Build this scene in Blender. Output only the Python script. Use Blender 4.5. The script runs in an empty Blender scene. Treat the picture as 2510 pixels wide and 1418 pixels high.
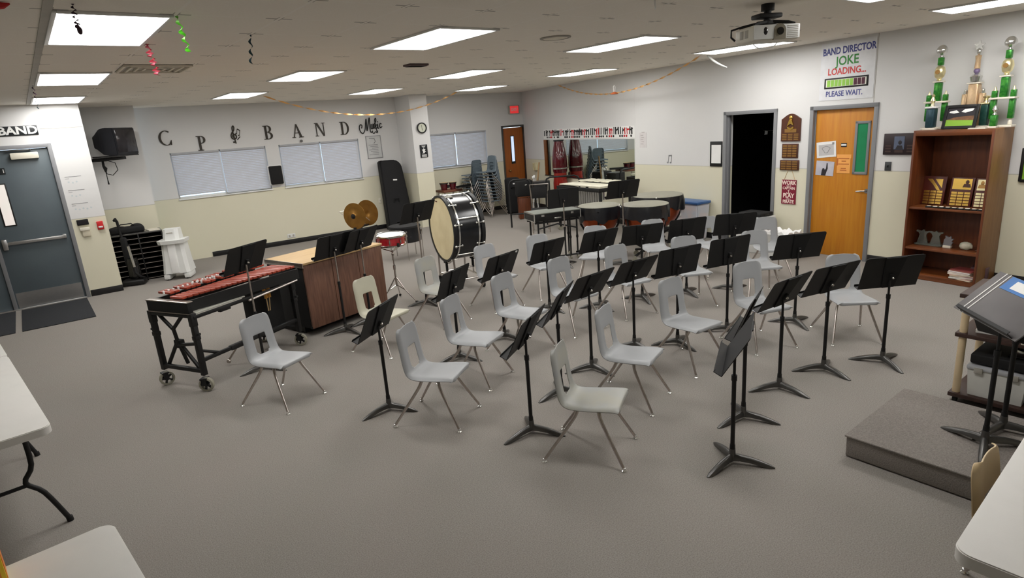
import bpy, bmesh, math, random
from math import sin, cos, pi, radians as rad
from mathutils import Vector, Matrix, Euler
random.seed(11)
SC = bpy.context.scene
COL = SC.collection

# ------------------------------------------------------------------ camera
FPX, YAW, PITCH, ROLL, CAMH = 1490.73, 0.65454, 0.2659, -0.07432, 2.175
CEIL, WAINS = 2.935, 1.23
f = Vector((sin(YAW) * cos(PITCH), cos(YAW) * cos(PITCH), -sin(PITCH)))
r0 = Vector((cos(YAW), -sin(YAW), 0)); u0 = r0.cross(f)
rr = r0 * cos(ROLL) + u0 * sin(ROLL); uu = -r0 * sin(ROLL) + u0 * cos(ROLL)
cd = bpy.data.cameras.new('camera'); cd.sensor_width = 36; cd.lens = FPX / 2510 * 36
cd.clip_start = 0.05; cd.clip_end = 100
cam = bpy.data.objects.new('camera', cd); COL.objects.link(cam)
m = Matrix.Identity(4)
for i in range(3):
    m[i][0] = rr[i]; m[i][1] = uu[i]; m[i][2] = -f[i]
m[2][3] = CAMH
cam.matrix_world = m
SC.camera = cam
# ------------------------------------------------------------------ world, exposure
wd = bpy.data.worlds.new('sky'); SC.world = wd; wd.use_nodes = True
bg = wd.node_tree.nodes['Background']
bg.inputs[0].default_value = (0.72, 0.86, 1.0, 1); bg.inputs[1].default_value = 2.2
SC.view_settings.view_transform = 'Standard'; SC.view_settings.look = 'None'
SC.view_settings.gamma = 1.0; SC.view_settings.use_curve_mapping = False
SC.view_settings.exposure = 0.0
LIGHT_STRENGTH = 16.0

# ------------------------------------------------------------------ materials
def lin(c):
    return tuple(((v / 255) / 12.92 if v / 255 <= 0.04045 else ((v / 255 + 0.055) / 1.055) ** 2.4) for v in c)
def nt(name):
    mt = bpy.data.materials.new(name); mt.use_nodes = True
    t = mt.node_tree; return mt, t, t.nodes['Principled BSDF']
def mat(name, c, rough=0.5, metal=0.0, var=0.06, scale=8.0, bump=0.0, bscale=60.0, stretch=None, c2=None, trans=0.0, coat=0.0, emit=None, es=1.0):
    mt, t, b = nt(name)
    b.inputs['Roughness'].default_value = rough; b.inputs['Metallic'].default_value = metal
    if trans: b.inputs['Transmission Weight'].default_value = trans
    if coat: b.inputs['Coat Weight'].default_value = coat
    if emit:
        b.inputs['Emission Color'].default_value = (*lin(emit), 1); b.inputs['Emission Strength'].default_value = es
    a = lin(c)
    tc = t.nodes.new('ShaderNodeTexCoord'); mp = t.nodes.new('ShaderNodeMapping')
    t.links.new(tc.outputs['Object'], mp.inputs[0])
    if stretch: mp.inputs['Scale'].default_value = stretch
    ns = t.nodes.new('ShaderNodeTexNoise'); ns.inputs['Scale'].default_value = scale; ns.inputs['Detail'].default_value = 5
    t.links.new(mp.outputs[0], ns.inputs['Vector'])
    cr = t.nodes.new('ShaderNodeValToRGB')
    d = lin(c2) if c2 else tuple(v * (1 + var) for v in a)
    e = a if c2 else tuple(v * (1 - var) for v in a)
    cr.color_ramp.elements[0].position = 0.3; cr.color_ramp.elements[1].position = 0.7
    cr.color_ramp.elements[0].color = (*e, 1); cr.color_ramp.elements[1].color = (*d, 1)
    t.links.new(ns.outputs[0], cr.inputs[0]); t.links.new(cr.outputs[0], b.inputs['Base Color'])
    if bump:
        n2 = t.nodes.new('ShaderNodeTexNoise'); n2.inputs['Scale'].default_value = bscale; n2.inputs['Detail'].default_value = 3
        t.links.new(tc.outputs['Object'], n2.inputs['Vector'])
        bp = t.nodes.new('ShaderNodeBump'); bp.inputs['Strength'].default_value = bump; bp.inputs['Distance'].default_value = 0.01
        t.links.new(n2.outputs[0], bp.inputs['Height']); t.links.new(bp.outputs[0], b.inputs['Normal'])
    return mt

def math_node(t, op, a, b=None, c=None):
    n = t.nodes.new('ShaderNodeMath'); n.operation = op
    for i, v in enumerate((a, b, c)):
        if v is None: continue
        if isinstance(v, (int, float)): n.inputs[i].default_value = v
        else: t.links.new(v, n.inputs[i])
    return n.outputs[0]
def mixcol(t, fac, c1, c2):
    n = t.nodes.new('ShaderNodeMix'); n.data_type = 'RGBA'
    t.links.new(fac, n.inputs[0])
    for i, c in ((6, c1), (7, c2)):
        if isinstance(c, tuple): n.inputs[i].default_value = (*c, 1)
        else: t.links.new(c, n.inputs[i])
    return n.outputs[2]

GX, GY, TILE = 0.307, 4.2535, 0.6096
def ceiling_mat():
    mt, t, b = nt('ceiling_tile'); b.inputs['Roughness'].default_value = 0.9
    g = t.nodes.new('ShaderNodeNewGeometry'); s = t.nodes.new('ShaderNodeSeparateXYZ'); t.links.new(g.outputs['Position'], s.inputs[0])
    dx = math_node(t, 'PINGPONG', math_node(t, 'ADD', s.outputs[0], -GX + TILE * 40), TILE / 2)
    dy = math_node(t, 'PINGPONG', math_node(t, 'ADD', s.outputs[1], -GY + TILE * 40), TILE / 2)
    ns = t.nodes.new('ShaderNodeTexNoise'); ns.inputs['Scale'].default_value = 90; ns.inputs['Detail'].default_value = 4
    t.links.new(g.outputs['Position'], ns.inputs['Vector'])
    base = mixcol(t, ns.outputs[0], lin((234, 228, 216)), lin((246, 240, 230)))
    n2 = t.nodes.new('ShaderNodeTexNoise'); n2.inputs['Scale'].default_value = 0.9
    t.links.new(g.outputs['Position'], n2.inputs['Vector'])
    tee = math_node(t, 'MAXIMUM', math_node(t, 'LESS_THAN', dx, 0.010), math_node(t, 'LESS_THAN', dy, 0.008))
    c1 = mixcol(t, math_node(t, 'MULTIPLY', tee, 0.55), base, lin((244, 240, 232)))
    # shade of the tile reveals, painted beside the tees near the tile corners
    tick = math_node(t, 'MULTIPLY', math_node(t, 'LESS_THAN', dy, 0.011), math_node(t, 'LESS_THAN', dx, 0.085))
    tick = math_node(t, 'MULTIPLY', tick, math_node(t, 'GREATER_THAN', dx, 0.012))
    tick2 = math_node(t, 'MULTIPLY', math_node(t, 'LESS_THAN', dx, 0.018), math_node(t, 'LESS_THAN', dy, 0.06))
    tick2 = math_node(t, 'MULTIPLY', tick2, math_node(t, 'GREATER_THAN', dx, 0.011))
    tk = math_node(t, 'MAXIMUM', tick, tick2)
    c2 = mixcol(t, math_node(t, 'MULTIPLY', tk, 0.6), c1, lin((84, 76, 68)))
    t.links.new(c2, b.inputs['Base Color'])
    return mt
def wall_mat():
    mt, t, b = nt('two_tone_wall_paint'); b.inputs['Roughness'].default_value = 0.55
    g = t.nodes.new('ShaderNodeNewGeometry'); s = t.nodes.new('ShaderNodeSeparateXYZ'); t.links.new(g.outputs['Position'], s.inputs[0])
    ns = t.nodes.new('ShaderNodeTexNoise'); ns.inputs['Scale'].default_value = 1.2; ns.inputs['Detail'].default_value = 3
    t.links.new(g.outputs['Position'], ns.inputs['Vector'])
    up = mixcol(t, ns.outputs[0], lin((216, 216, 216)), lin((224, 223, 221)))
    lo = mixcol(t, ns.outputs[0], lin((218, 214, 190)), lin((224, 219, 197)))
    fac = math_node(t, 'LESS_THAN', s.outputs[2], WAINS)
    c = mixcol(t, fac, up, lo)
    ln = math_node(t, 'LESS_THAN', math_node(t, 'ABSOLUTE', math_node(t, 'ADD', s.outputs[2], -WAINS)), 0.006)
    c = mixcol(t, math_node(t, 'MULTIPLY', ln, 0.5), c, lin((168, 165, 150)))
    t.links.new(c, b.inputs['Base Color'])
    n2 = t.nodes.new('ShaderNodeTexNoise'); n2.inputs['Scale'].default_value = 180
    t.links.new(g.outputs['Position'], n2.inputs['Vector'])
    bp = t.nodes.new('ShaderNodeBump'); bp.inputs['Strength'].default_value = 0.05; bp.inputs['Distance'].default_value = 0.003
    t.links.new(n2.outputs[0], bp.inputs['Height']); t.links.new(bp.outputs[0], b.inputs['Normal'])
    return mt
def carpet_mat(name, a, c, k=1.0):
    mt, t, b = nt(name); b.inputs['Roughness'].default_value = 1.0
    b.inputs['Specular IOR Level'].default_value = 0.1
    g = t.nodes.new('ShaderNodeNewGeometry')
    n1 = t.nodes.new('ShaderNodeTexNoise'); n1.inputs['Scale'].default_value = 150; n1.inputs['Detail'].default_value = 3
    n2 = t.nodes.new('ShaderNodeTexNoise'); n2.inputs['Scale'].default_value = 1.3; n2.inputs['Detail'].default_value = 4
    n3 = t.nodes.new('ShaderNodeTexNoise'); n3.inputs['Scale'].default_value = 420; n3.inputs['Detail'].default_value = 2
    for n in (n1, n2, n3): t.links.new(g.outputs['Position'], n.inputs['Vector'])
    cr = t.nodes.new('ShaderNodeValToRGB'); cr.color_ramp.elements[0].position = 0.34; cr.color_ramp.elements[1].position = 0.68
    cr.color_ramp.elements[0].color = (*lin(a), 1); cr.color_ramp.elements[1].color = (*lin(c), 1)
    t.links.new(n1.outputs[0], cr.inputs[0])
    c2 = mixcol(t, math_node(t, 'MULTIPLY', n2.outputs[0], 0.35), cr.outputs[0], lin((int(a[0] * 1.12), int(a[1] * 1.05), int(a[2] * 1.04))))
    sp = math_node(t, 'MULTIPLY', math_node(t, 'GREATER_THAN', n3.outputs[0], 0.66), 0.35)
    c3 = mixcol(t, sp, c2, lin((178, 174, 168)))
    t.links.new(c3, b.inputs['Base Color'])
    bp = t.nodes.new('ShaderNodeBump'); bp.inputs['Strength'].default_value = 0.35; bp.inputs['Distance'].default_value = 0.006
    t.links.new(n1.outputs[0], bp.inputs['Height']); t.links.new(bp.outputs[0], b.inputs['Normal'])
    return mt

M = {}
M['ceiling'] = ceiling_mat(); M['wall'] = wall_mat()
M['carpet'] = carpet_mat('grey_carpet', (128, 124, 119), (156, 152, 146))
M['podium'] = carpet_mat('podium_carpet', (122, 117, 112), (148, 143, 137))
M['mat'] = carpet_mat('dark_mat', (42, 44, 47), (64, 66, 69))
M['black_base'] = mat('black_vinyl', (22, 21, 22), 0.45)
M['dark'] = mat('unlit_room_shade', (24, 24, 26), 0.9)  # near-black colour stands in for the dark of the unlit room
M['shell'] = mat('grey_plastic', (162, 164, 166), 0.38, var=0.03, scale=5, bump=0.04, bscale=240)
M['shell_old'] = mat('yellowed_plastic', (186, 183, 164), 0.4, var=0.05, scale=5)
M['shell_mix'] = mat('faded_grey_plastic', (166, 164, 150), 0.4, c2=(154, 157, 161), scale=4)
M['shell_beige'] = mat('beige_plastic', (214, 190, 148), 0.4)
M['shell_blue'] = mat('slate_plastic', (92, 104, 112), 0.4)
M['chrome'] = mat('chrome', (190, 186, 182), 0.16, 1.0, var=0.03)
M['leg_metal'] = mat('worn_chrome', (196, 188, 182), 0.28, 1.0, var=0.1, scale=30)
M['steel'] = mat('brushed_steel', (190, 190, 190), 0.34, 1.0, var=0.08, scale=20, stretch=(1, 20, 20))
M['black'] = mat('black_enamel', (8, 8, 9), 0.55, var=0.2)
M['black_matte'] = mat('black_matte', (9, 9, 10), 0.8, var=0.2)
M['black_gloss'] = mat('black_gloss', (10, 10, 11), 0.12, coat=0.5)
M['black_fabric'] = mat('black_nylon', (17, 17, 19), 0.85, bump=0.3, bscale=200)
M['gun'] = mat('grey_cast_base', (96, 95, 93), 0.33, 0.75, var=0.15)
M['rubber'] = mat('rubber', (24, 24, 24), 0.8)
M['tyre'] = mat('grey_tyre', (150, 147, 132), 0.75)
M['white_plastic'] = mat('white_plastic', (222, 223, 220), 0.4, var=0.02)
M['white_paint'] = mat('white_enamel', (228, 228, 226), 0.4, var=0.02)
M['table_white'] = mat('white_table_plastic', (226, 224, 219), 0.42, var=0.02, bump=0.05, bscale=300)
M['frame_grey'] = mat('grey_door_paint', (130, 131, 134), 0.42, var=0.03)
M['door_teal'] = mat('slate_door_paint', (92, 103, 108), 0.42, c2=(84, 94, 100), scale=2)
M['oak'] = mat('honey_oak', (203, 137, 36), 0.42, c2=(190, 118, 26), scale=3, stretch=(9, 9, 0.7))
M['oak2'] = mat('brown_oak', (166, 92, 28), 0.45, c2=(146, 76, 20), scale=3, stretch=(9, 9, 0.7))
M['walnut'] = mat('red_walnut', (112, 58, 28), 0.42, c2=(88, 42, 20), scale=4, stretch=(8, 8, 0.8))
M['walnut_h'] = mat('red_walnut_shelf', (122, 68, 32), 0.4, c2=(96, 50, 24), scale=4, stretch=(0.8, 8, 8))
M['walnut_lt'] = mat('tan_walnut', (150, 108, 66), 0.45, c2=(132, 92, 54), scale=4, stretch=(8, 8, 0.8))
M['panel_brown'] = mat('dark_brown_panel', (124, 88, 70), 0.5, c2=(92, 62, 50), scale=5, stretch=(9, 9, 0.8))
M['tan'] = mat('tan_wood_top', (214, 182, 132), 0.5, c2=(202, 168, 118), scale=4, stretch=(1, 8, 8))
M['plaque'] = mat('plaque_wood', (88, 46, 26), 0.4, c2=(70, 36, 20), scale=5, stretch=(6, 6, 1))
M['bronze'] = mat('bronze_plate', (172, 132, 78), 0.35, 0.8)
M['gold'] = mat('gold_plate', (226, 186, 96), 0.25, 1.0)
M['gold_light'] = mat('pale_gold', (238, 226, 178), 0.3, 0.8)
M['silver'] = mat('bright_silver', (220, 220, 216), 0.2, 0.9)
M['green_foil'] = mat('green_trophy_foil', (22, 104, 40), 0.28, 0.4, c2=(70, 150, 52), scale=40)
M['green_dark'] = mat('dark_green_foil', (30, 66, 58), 0.28, 0.3, c2=(48, 84, 76), scale=30)
M['blue_foil'] = mat('navy_foil', (30, 52, 62), 0.3, 0.4, c2=(60, 90, 100), scale=20, stretch=(10, 10, 1))
M['rose_foil'] = mat('rose_gold_foil', (196, 160, 134), 0.3, 0.5, c2=(222, 196, 150), scale=30, stretch=(10, 10, 1))
M['marble'] = mat('white_marble', (228, 220, 204), 0.3)
M['bar_red'] = mat('rosewood_bar', (172, 74, 52), 0.34, c2=(150, 60, 42), scale=6, stretch=(1, 8, 8))
M['drum_head'] = mat('calf_drum_head', (226, 212, 172), 0.6, c2=(212, 196, 152), scale=5)
M['drum_head_w'] = mat('white_drum_head', (232, 234, 236), 0.5)
M['drum_red'] = mat('red_drum_lacquer', (150, 20, 34), 0.18, coat=0.6, c2=(190, 40, 50), scale=14)
M['drum_black'] = mat('black_drum_wrap', (16, 17, 20), 0.22, c2=(30, 31, 35), scale=10)
M['maroon'] = mat('maroon_lacquer', (92, 10, 24), 0.14, coat=0.7, c2=(70, 6, 16), scale=4)
M['copper'] = mat('copper_bowl', (170, 84, 48), 0.32, 0.85, c2=(150, 66, 36), scale=6)
M['vinyl_black'] = mat('black_vinyl_cover', (28, 28, 32), 0.32, bump=0.2, bscale=20)
M['cover_grey'] = mat('grey_drum_cover', (146, 144, 130), 0.6)
M['cymbal'] = mat('aged_bronze', (150, 108, 48), 0.38, 0.7, var=0.15, scale=10)
M['cream_bar'] = mat('cream_bar', (232, 228, 208), 0.45)
M['case_grey'] = mat('grey_case_lid', (120, 124, 116), 0.6)
M['cream_post'] = mat('cream_post', (220, 198, 160), 0.5)
M['shelf_dark'] = mat('dark_shelf_wood', (66, 44, 36), 0.5, c2=(52, 34, 28), scale=4, stretch=(1, 8, 8))
M['blind'] = mat('pale_blind', (206, 209, 217), 0.75, var=0.02, trans=0.0)
M['glass_day'] = mat('window_glass', (235, 245, 255), 0.02, trans=1.0, var=0)
M['mirror'] = mat('mirror_glass', (225, 232, 226), 0.02, 1.0, var=0)
M['paper'] = mat('white_paper', (236, 236, 234), 0.7, var=0.02)
M['paper_aged'] = mat('aged_paper', (222, 216, 200), 0.7)
M['ink'] = mat('black_ink', (20, 19, 18), 0.6)
M['ink_soft'] = mat('grey_ink', (140, 140, 142), 0.7)
M['sign_black'] = mat('black_sign', (20, 24, 27), 0.4)
M['letter_dark'] = mat('dark_letter_wood', (44, 36, 24), 0.5)
M['red'] = mat('signal_red', (196, 30, 34), 0.4)
M['exit_red'] = mat('exit_red', (222, 70, 74), 0.4, emit=(255, 60, 60), es=0.45)
M['maroon_sign'] = mat('maroon_sign', (128, 18, 48), 0.5)
M['cream_ink'] = mat('cream_ink', (246, 226, 214), 0.6)
M['green_ink'] = mat('green_ink', (58, 140, 62), 0.6)
M['lime'] = mat('lime_bar', (150, 205, 80), 0.6)
M['wine'] = mat('wine_bar', (78, 24, 48), 0.6)
M['red_ink'] = mat('red_ink', (208, 62, 58), 0.6)
M['blue_ink'] = mat('blue_ink', (70, 76, 140), 0.6)
M['green_shade'] = mat('green_paper_shade', (0, 128, 78), 0.6)
M['peach'] = mat('peach_paper', (246, 178, 96), 0.7, c2=(238, 166, 84), scale=6)
M['photo_sky'] = mat('photo_pale', (206, 204, 210), 0.6, c2=(178, 176, 190), scale=7)
M['photo_green'] = mat('photo_grass', (132, 178, 54), 0.5)
M['photo_dark'] = mat('photo_dark', (38, 34, 40), 0.5)
M['photo_brown'] = mat('photo_earth', (140, 92, 62), 0.5, c2=(96, 70, 48), scale=20)
M['blue_lid'] = mat('blue_plastic', (58, 96, 148), 0.4)
M['clear_tub'] = mat('cloudy_tub', (196, 204, 214), 0.35, c2=(220, 206, 204), scale=6)
M['blue_label'] = mat('blue_label', (66, 122, 190), 0.5)
M['folio'] = mat('charcoal_folio', (92, 88, 88), 0.45)
M['stripe'] = mat('white_stripe', (226, 224, 220), 0.5)
M['yellow'] = mat('yellow_card', (238, 206, 40), 0.5)
M['orange'] = mat('orange_card', (226, 110, 40), 0.5, c2=(240, 160, 40), scale=16)
M['pink'] = mat('pink_paper', (238, 120, 140), 0.6)
M['lime_ribbon'] = mat('lime_ribbon', (140, 224, 90), 0.5)
M['purple_dark'] = mat('dark_purple_ribbon', (66, 44, 58), 0.6)
M['teal_dark'] = mat('dark_teal_ribbon', (52, 78, 84), 0.6)
M['orange_ribbon'] = mat('orange_ribbon', (250, 206, 140), 0.5)
M['tv'] = mat('tv_plastic', (24, 25, 31), 0.35)
M['tv_glass'] = mat('tv_glass', (44, 42, 46), 0.12)
M['acrylic'] = mat('acrylic', (205, 215, 205), 0.05, trans=0.85, var=0)
M['vent_grey'] = mat('vent_grey', (168, 164, 154), 0.6)
M['projector'] = mat('projector_plastic', (214, 210, 196), 0.45)
M['yellow_wood'] = mat('pale_stick_wood', (150, 120, 84), 0.6)
def light_mat():
    mt, t, b = nt('lit_diffuser')
    b.inputs['Base Color'].default_value = (0.9, 0.9, 0.9, 1)
    b.inputs['Emission Color'].default_value = (1.0, 0.985, 0.96, 1); b.inputs['Emission Strength'].default_value = LIGHT_STRENGTH
    return mt
M['lit'] = light_mat()

# ------------------------------------------------------------------ mesh kit
class G:
    def __init__(s): s.bm = bmesh.new()
    def _merge(s, b2, Mx=None):
        if Mx is not None: bmesh.ops.transform(b2, matrix=Mx, verts=b2.verts)
        me = bpy.data.meshes.new('tmp'); b2.to_mesh(me); b2.free(); s.bm.from_mesh(me); bpy.data.meshes.remove(me)
    def box(s, c, d, rot=None, bev=0.0, seg=2, Mx=None):
        b = bmesh.new(); bmesh.ops.create_cube(b, size=1)
        bmesh.ops.scale(b, vec=Vector(d), verts=b.verts)
        if bev: bmesh.ops.bevel(b, geom=list(b.edges), offset=min(bev, min(d) * 0.49), segments=seg, affect='EDGES', profile=0.5)
        T = Matrix.Translation(Vector(c))
        if rot is not None: T = T @ Euler(rot).to_matrix().to_4x4()
        if Mx is not None: T = Mx @ T
        s._merge(b, T); return s
    def cyl(s, p0, p1, r, r1=None, n=20):
        p0 = Vector(p0); p1 = Vector(p1); d = p1 - p0
        b = bmesh.new(); bmesh.ops.create_cone(b, cap_ends=True, segments=n, radius1=r, radius2=r if r1 is None else r1, depth=d.length)
        T = Matrix.Translation((p0 + p1) / 2) @ d.to_track_quat('Z', 'Y').to_matrix().to_4x4()
        s._merge(b, T); return s
    def tube(s, pts, r, n=10, closed=False, caps=True):
        pts = [Vector(p) for p in pts]; k = len(pts)
        rs = r if isinstance(r, (list, tuple)) else [r] * k
        rings = []; prev = None
        for i, p in enumerate(pts):
            a = pts[(i - 1) % k] if (closed or i > 0) else p; c = pts[(i + 1) % k] if (closed or i < k - 1) else p
            t = (c - a).normalized()
            if prev is None:
                up = Vector((0, 0, 1)) if abs(t.z) < 0.9 else Vector((1, 0, 0)); nx = t.cross(up).normalized()
            else:
                nx = (prev - t * prev.dot(t)).normalized()
            prev = nx; ny = t.cross(nx)
            rings.append([s.bm.verts.new(p + (nx * cos(2 * pi * j / n) + ny * sin(2 * pi * j / n)) * rs[i]) for j in range(n)])
        for i in range(k if closed else k - 1):
            A = rings[i]; B = rings[(i + 1) % k]
            for j in range(n): s.bm.faces.new((A[j], A[(j + 1) % n], B[(j + 1) % n], B[j]))
        if caps and not closed:
            s.bm.faces.new(rings[0][::-1]); s.bm.faces.new(rings[-1])
        return s
    def lathe(s, prof, n=32, Mx=None):
        b = bmesh.new(); rings = []
        for r, z in prof:
            if r < 1e-5: rings.append([b.verts.new((0, 0, z))])
            else: rings.append([b.verts.new((r * cos(2 * pi * j / n), r * sin(2 * pi * j / n), z)) for j in range(n)])
        for A, B in zip(rings[:-1], rings[1:]):
            for j in range(n):
                q = [A[j % len(A)], A[(j + 1) % n % len(A)], B[(j + 1) % n % len(B)], B[j % len(B)]]
                q2 = []
                for v in q:
                    if v not in q2: q2.append(v)
                if len(q2) > 2: b.faces.new(q2)
        bmesh.ops.recalc_face_normals(b, faces=b.faces)
        s._merge(b, Mx); return s
    def prism(s, poly, d, Mx=None, z0=0.0):
        b = bmesh.new()
        lo = [b.verts.new((x, y, z0)) for x, y in poly]; hi = [b.verts.new((x, y, z0 + d)) for x, y in poly]
        b.faces.new(lo[::-1]); b.faces.new(hi); k = len(poly)
        for i in range(k): b.faces.new((lo[i], lo[(i + 1) % k], hi[(i + 1) % k], hi[i]))
        bmesh.ops.recalc_face_normals(b, faces=b.faces)
        s._merge(b, Mx); return s
    def sphere(s, c, r, sc=(1, 1, 1), n=18):
        b = bmesh.new(); bmesh.ops.create_uvsphere(b, u_segments=n, v_segments=max(8, n // 2), radius=r)
        s._merge(b, Matrix.Translation(Vector(c)) @ Matrix.Diagonal((*sc, 1))); return s
    def quad(s, pts):
        s.bm.faces.new([s.bm.verts.new(p) for p in pts]); return s
    def mesh(s, name, mt, sharp=38):
        me = bpy.data.meshes.new(name); s.bm.to_mesh(me); s.bm.free()
        me.materials.append(M[mt] if isinstance(mt, str) else mt)
        me.polygons.foreach_set('use_smooth', [True] * len(me.polygons))
        me.set_sharp_from_angle(angle=rad(sharp))
        return me
    def obj(s, name, mt, parent=None, sharp=38):
        o = bpy.data.objects.new(name, s.mesh(name, mt, sharp)); COL.objects.link(o)
        if parent is not None: o.parent = parent
        return o
FRONT = Matrix(((1, 0, 0, 0), (0, 0, -1, 0), (0, 1, 0, 0), (0, 0, 0, 1)))   # drawing (x,y) -> upright x,z; depth comes out towards -y
def at(x=0, y=0, z=0): return Matrix.Translation((x, y, z))

def thing(name, label, cat, loc=(0, 0, 0), rz=0.0, group=None):
    o = bpy.data.objects.new(name, None); COL.objects.link(o); o.empty_display_size = 0.1
    o.location = loc; o.rotation_euler = (0, 0, rz); o['label'] = label; o['category'] = cat
    if group: o['group'] = group
    return o
def tag(o, label, cat, loc=None, rz=None, group=None):
    o['label'] = label; o['category'] = cat
    if group: o['group'] = group
    if loc is not None: o.location = loc
    if rz is not None: o.rotation_euler = (0, 0, rz)
    return o
def struct(o):
    o['kind'] = 'structure'; return o
def dup(o, parent=None):
    c = o.copy(); COL.objects.link(c)
    if parent is not None: c.parent = parent
    for ch in list(o.children): dup(ch, c)
    return c
def place(o, label, loc, rz, group=None):
    o.location = loc; o.rotation_euler = (0, 0, rz); o['label'] = label
    if group: o['group'] = group
    return o
def recolor(o, mt):
    o.material_slots[0].link = 'OBJECT'; o.material_slots[0].material = M[mt]
def text(s, size, x, z, mt, parent, y=-0.002, name='lettering', align='CENTER', bold=0.0, depth=0.0015, rot=0.0, sx=1.0):
    cu = bpy.data.curves.new('t', 'FONT'); cu.body = s; cu.size = size; cu.align_x = align; cu.align_y = 'CENTER'
    cu.offset = bold * size; cu.extrude = depth; cu.resolution_u = 3
    to = bpy.data.objects.new('t', cu); COL.objects.link(to)
    me = bpy.data.meshes.new_from_object(to); bpy.data.objects.remove(to); bpy.data.curves.remove(cu)
    me.transform(at(x, y, z) @ FRONT @ Matrix.Rotation(rot, 4, 'Z') @ Matrix.Diagonal((sx, 1, 1, 1)))
    me.materials.clear(); me.materials.append(M[mt]); me.name = name
    o = bpy.data.objects.new(name, me); COL.objects.link(o); o.parent = parent
    return o

class Wall:
    def __init__(s, ang, d):
        a = rad(ang); s.n = Vector((cos(a), sin(a), 0)); s.d = d; s.u = Vector((-s.n.y, s.n.x, 0)); s.o = s.n * d
        s.rz = math.atan2(-s.u.y, -s.u.x)
    def p(s, a, z=0.0, out=0.0):
        q = s.o + s.u * a - s.n * out; return Vector((q.x, q.y, z))
    def slab(s, name, a0, a1, openings=(), th=0.16, z1=CEIL):
        """wall from a0 to a1 with rectangular openings (s0,s1,z0,z1)"""
        g = G(); cuts = sorted(set([a0, a1] + [v for o in openings for v in o[:2]]))
        for c0, c1 in zip(cuts[:-1], cuts[1:]):
            mid = (c0 + c1) / 2; zs = [(0, z1)]
            for o in openings:
                if o[0] < mid < o[1]:
                    nz = []
                    for q0, q1 in zs:
                        if o[2] > q0: nz.append((q0, o[2]))
                        if o[3] < q1: nz.append((o[3], q1))
                    zs = nz
            for q0, q1 in zs:
                ctr = s.p(mid, (q0 + q1) / 2, -th / 2)
                g.box(ctr, (c1 - c0, th, q1 - q0), (0, 0, s.rz))
        o = g.obj(name, 'wall'); return struct(o)
LEFT = Wall(89.906, 11.5404); BACK = Wall(86.076, 13.4666); RIGHT = Wall(-7.3467, 8.2512); FAR = Wall(-14.365, 7.081)
BUMP = Wall(86.076, 0); BUMP.d = Vector((1.75, 12.6, 0)).dot(BUMP.n); BUMP.o = BUMP.n * BUMP.d

# ------------------------------------------------------------------ shell
g = G(); g.box((2.5, 5.2, -0.05), (17, 18.4, 0.1)); struct(g.obj('floor', 'carpet'))
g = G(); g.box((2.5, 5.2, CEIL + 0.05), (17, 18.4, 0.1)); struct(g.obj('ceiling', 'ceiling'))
g = G(); g.box((GX - 0.012, 4.3, CEIL - 0.004), (0.045, 14.4, 0.008)); struct(g.obj('trim_1', 'vent_grey'))
LEFT.slab('wall_left', -0.872, 5.5, [(-0.375, 1.42, 0, 2.325)])
g = G(); g.box((0.95, 12.1, CEIL / 2), (0.16, 1.0, CEIL)); g.bm.verts.ensure_lookup_table(); struct(g.obj('wall_left_return', 'wall')).location = (-0.163, 0.0, 0)
g = G(); p = BUMP.p(-0.292, CEIL / 2, -0.2); g.box(p, (1.184, 0.4, CEIL), (0, 0, BUMP.rz)); struct(g.obj('wall_back_bump', 'wall'))
WZ0, WZ1 = 1.21, 2.085
wins = [(-3.12, -1.364, WZ0, WZ1), (-5.122, -3.385, WZ0, WZ1), (-8.5, -6.72, 1.235, 2.055)]
BACK.slab('wall_back', -9.78, -0.4, wins + [(-9.68, -9.01, 0, 2.07)])
g = G(); a, b = Vector((6.95, 12.25, 0)), Vector((7.372, 12.221, 0)); c = (a + b) / 2
g.box((c.x + 0.03, c.y + 0.38, CEIL / 2), (0.423, 0.76, CEIL), (0, 0, BACK.rz)); struct(g.obj('wall_column', 'wall'))
RIGHT.slab('wall_right', -3.2, 9.065, [(6.03, 6.92, 0, 2.045), (4.555, 5.41, 0, 2.04)])
FAR.slab('wall_right_far', 10.0, 15.2)
g = G(); g.box((2.2, -2.6, CEIL / 2), (15, 0.2, CEIL)); struct(g.obj('wall_front', 'wall'))
g = G(); g.box((-4.9, 4.6, CEIL / 2), (0.2, 14.6, CEIL)); struct(g.obj('wall_west', 'wall'))
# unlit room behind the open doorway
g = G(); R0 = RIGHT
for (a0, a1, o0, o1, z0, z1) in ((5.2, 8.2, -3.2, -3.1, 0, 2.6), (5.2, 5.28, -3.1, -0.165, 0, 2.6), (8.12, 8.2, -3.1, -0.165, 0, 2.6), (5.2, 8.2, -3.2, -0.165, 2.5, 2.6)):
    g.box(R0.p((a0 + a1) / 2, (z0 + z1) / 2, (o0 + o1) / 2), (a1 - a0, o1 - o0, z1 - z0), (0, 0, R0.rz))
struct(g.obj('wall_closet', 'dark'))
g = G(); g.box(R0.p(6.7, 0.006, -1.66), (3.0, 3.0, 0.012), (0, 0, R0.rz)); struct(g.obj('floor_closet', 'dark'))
# baseboards
def baseboard(name, W, segs, h=0.1):
    g = G()
    for a0, a1 in segs: g.box(W.p((a0 + a1) / 2, h / 2, 0.006), (abs(a1 - a0), 0.012, h), (0, 0, W.rz), bev=0.003)
    struct(g.obj(name, 'black_base'))
baseboard('baseboard_left', LEFT, [(-0.872, -0.43), (1.5, 5.3)])
baseboard('baseboard_back', BACK, [(-9.0, -1.75)])
baseboard('baseboard_right', RIGHT, [(-3.2, 4.5), (5.53, 5.97), (6.98, 9.06)])
baseboard('baseboard_right_far', FAR, [(10.02, 14.9)])
baseboard('baseboard_corner', BUMP, [(-0.88, -0.1)])
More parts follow.
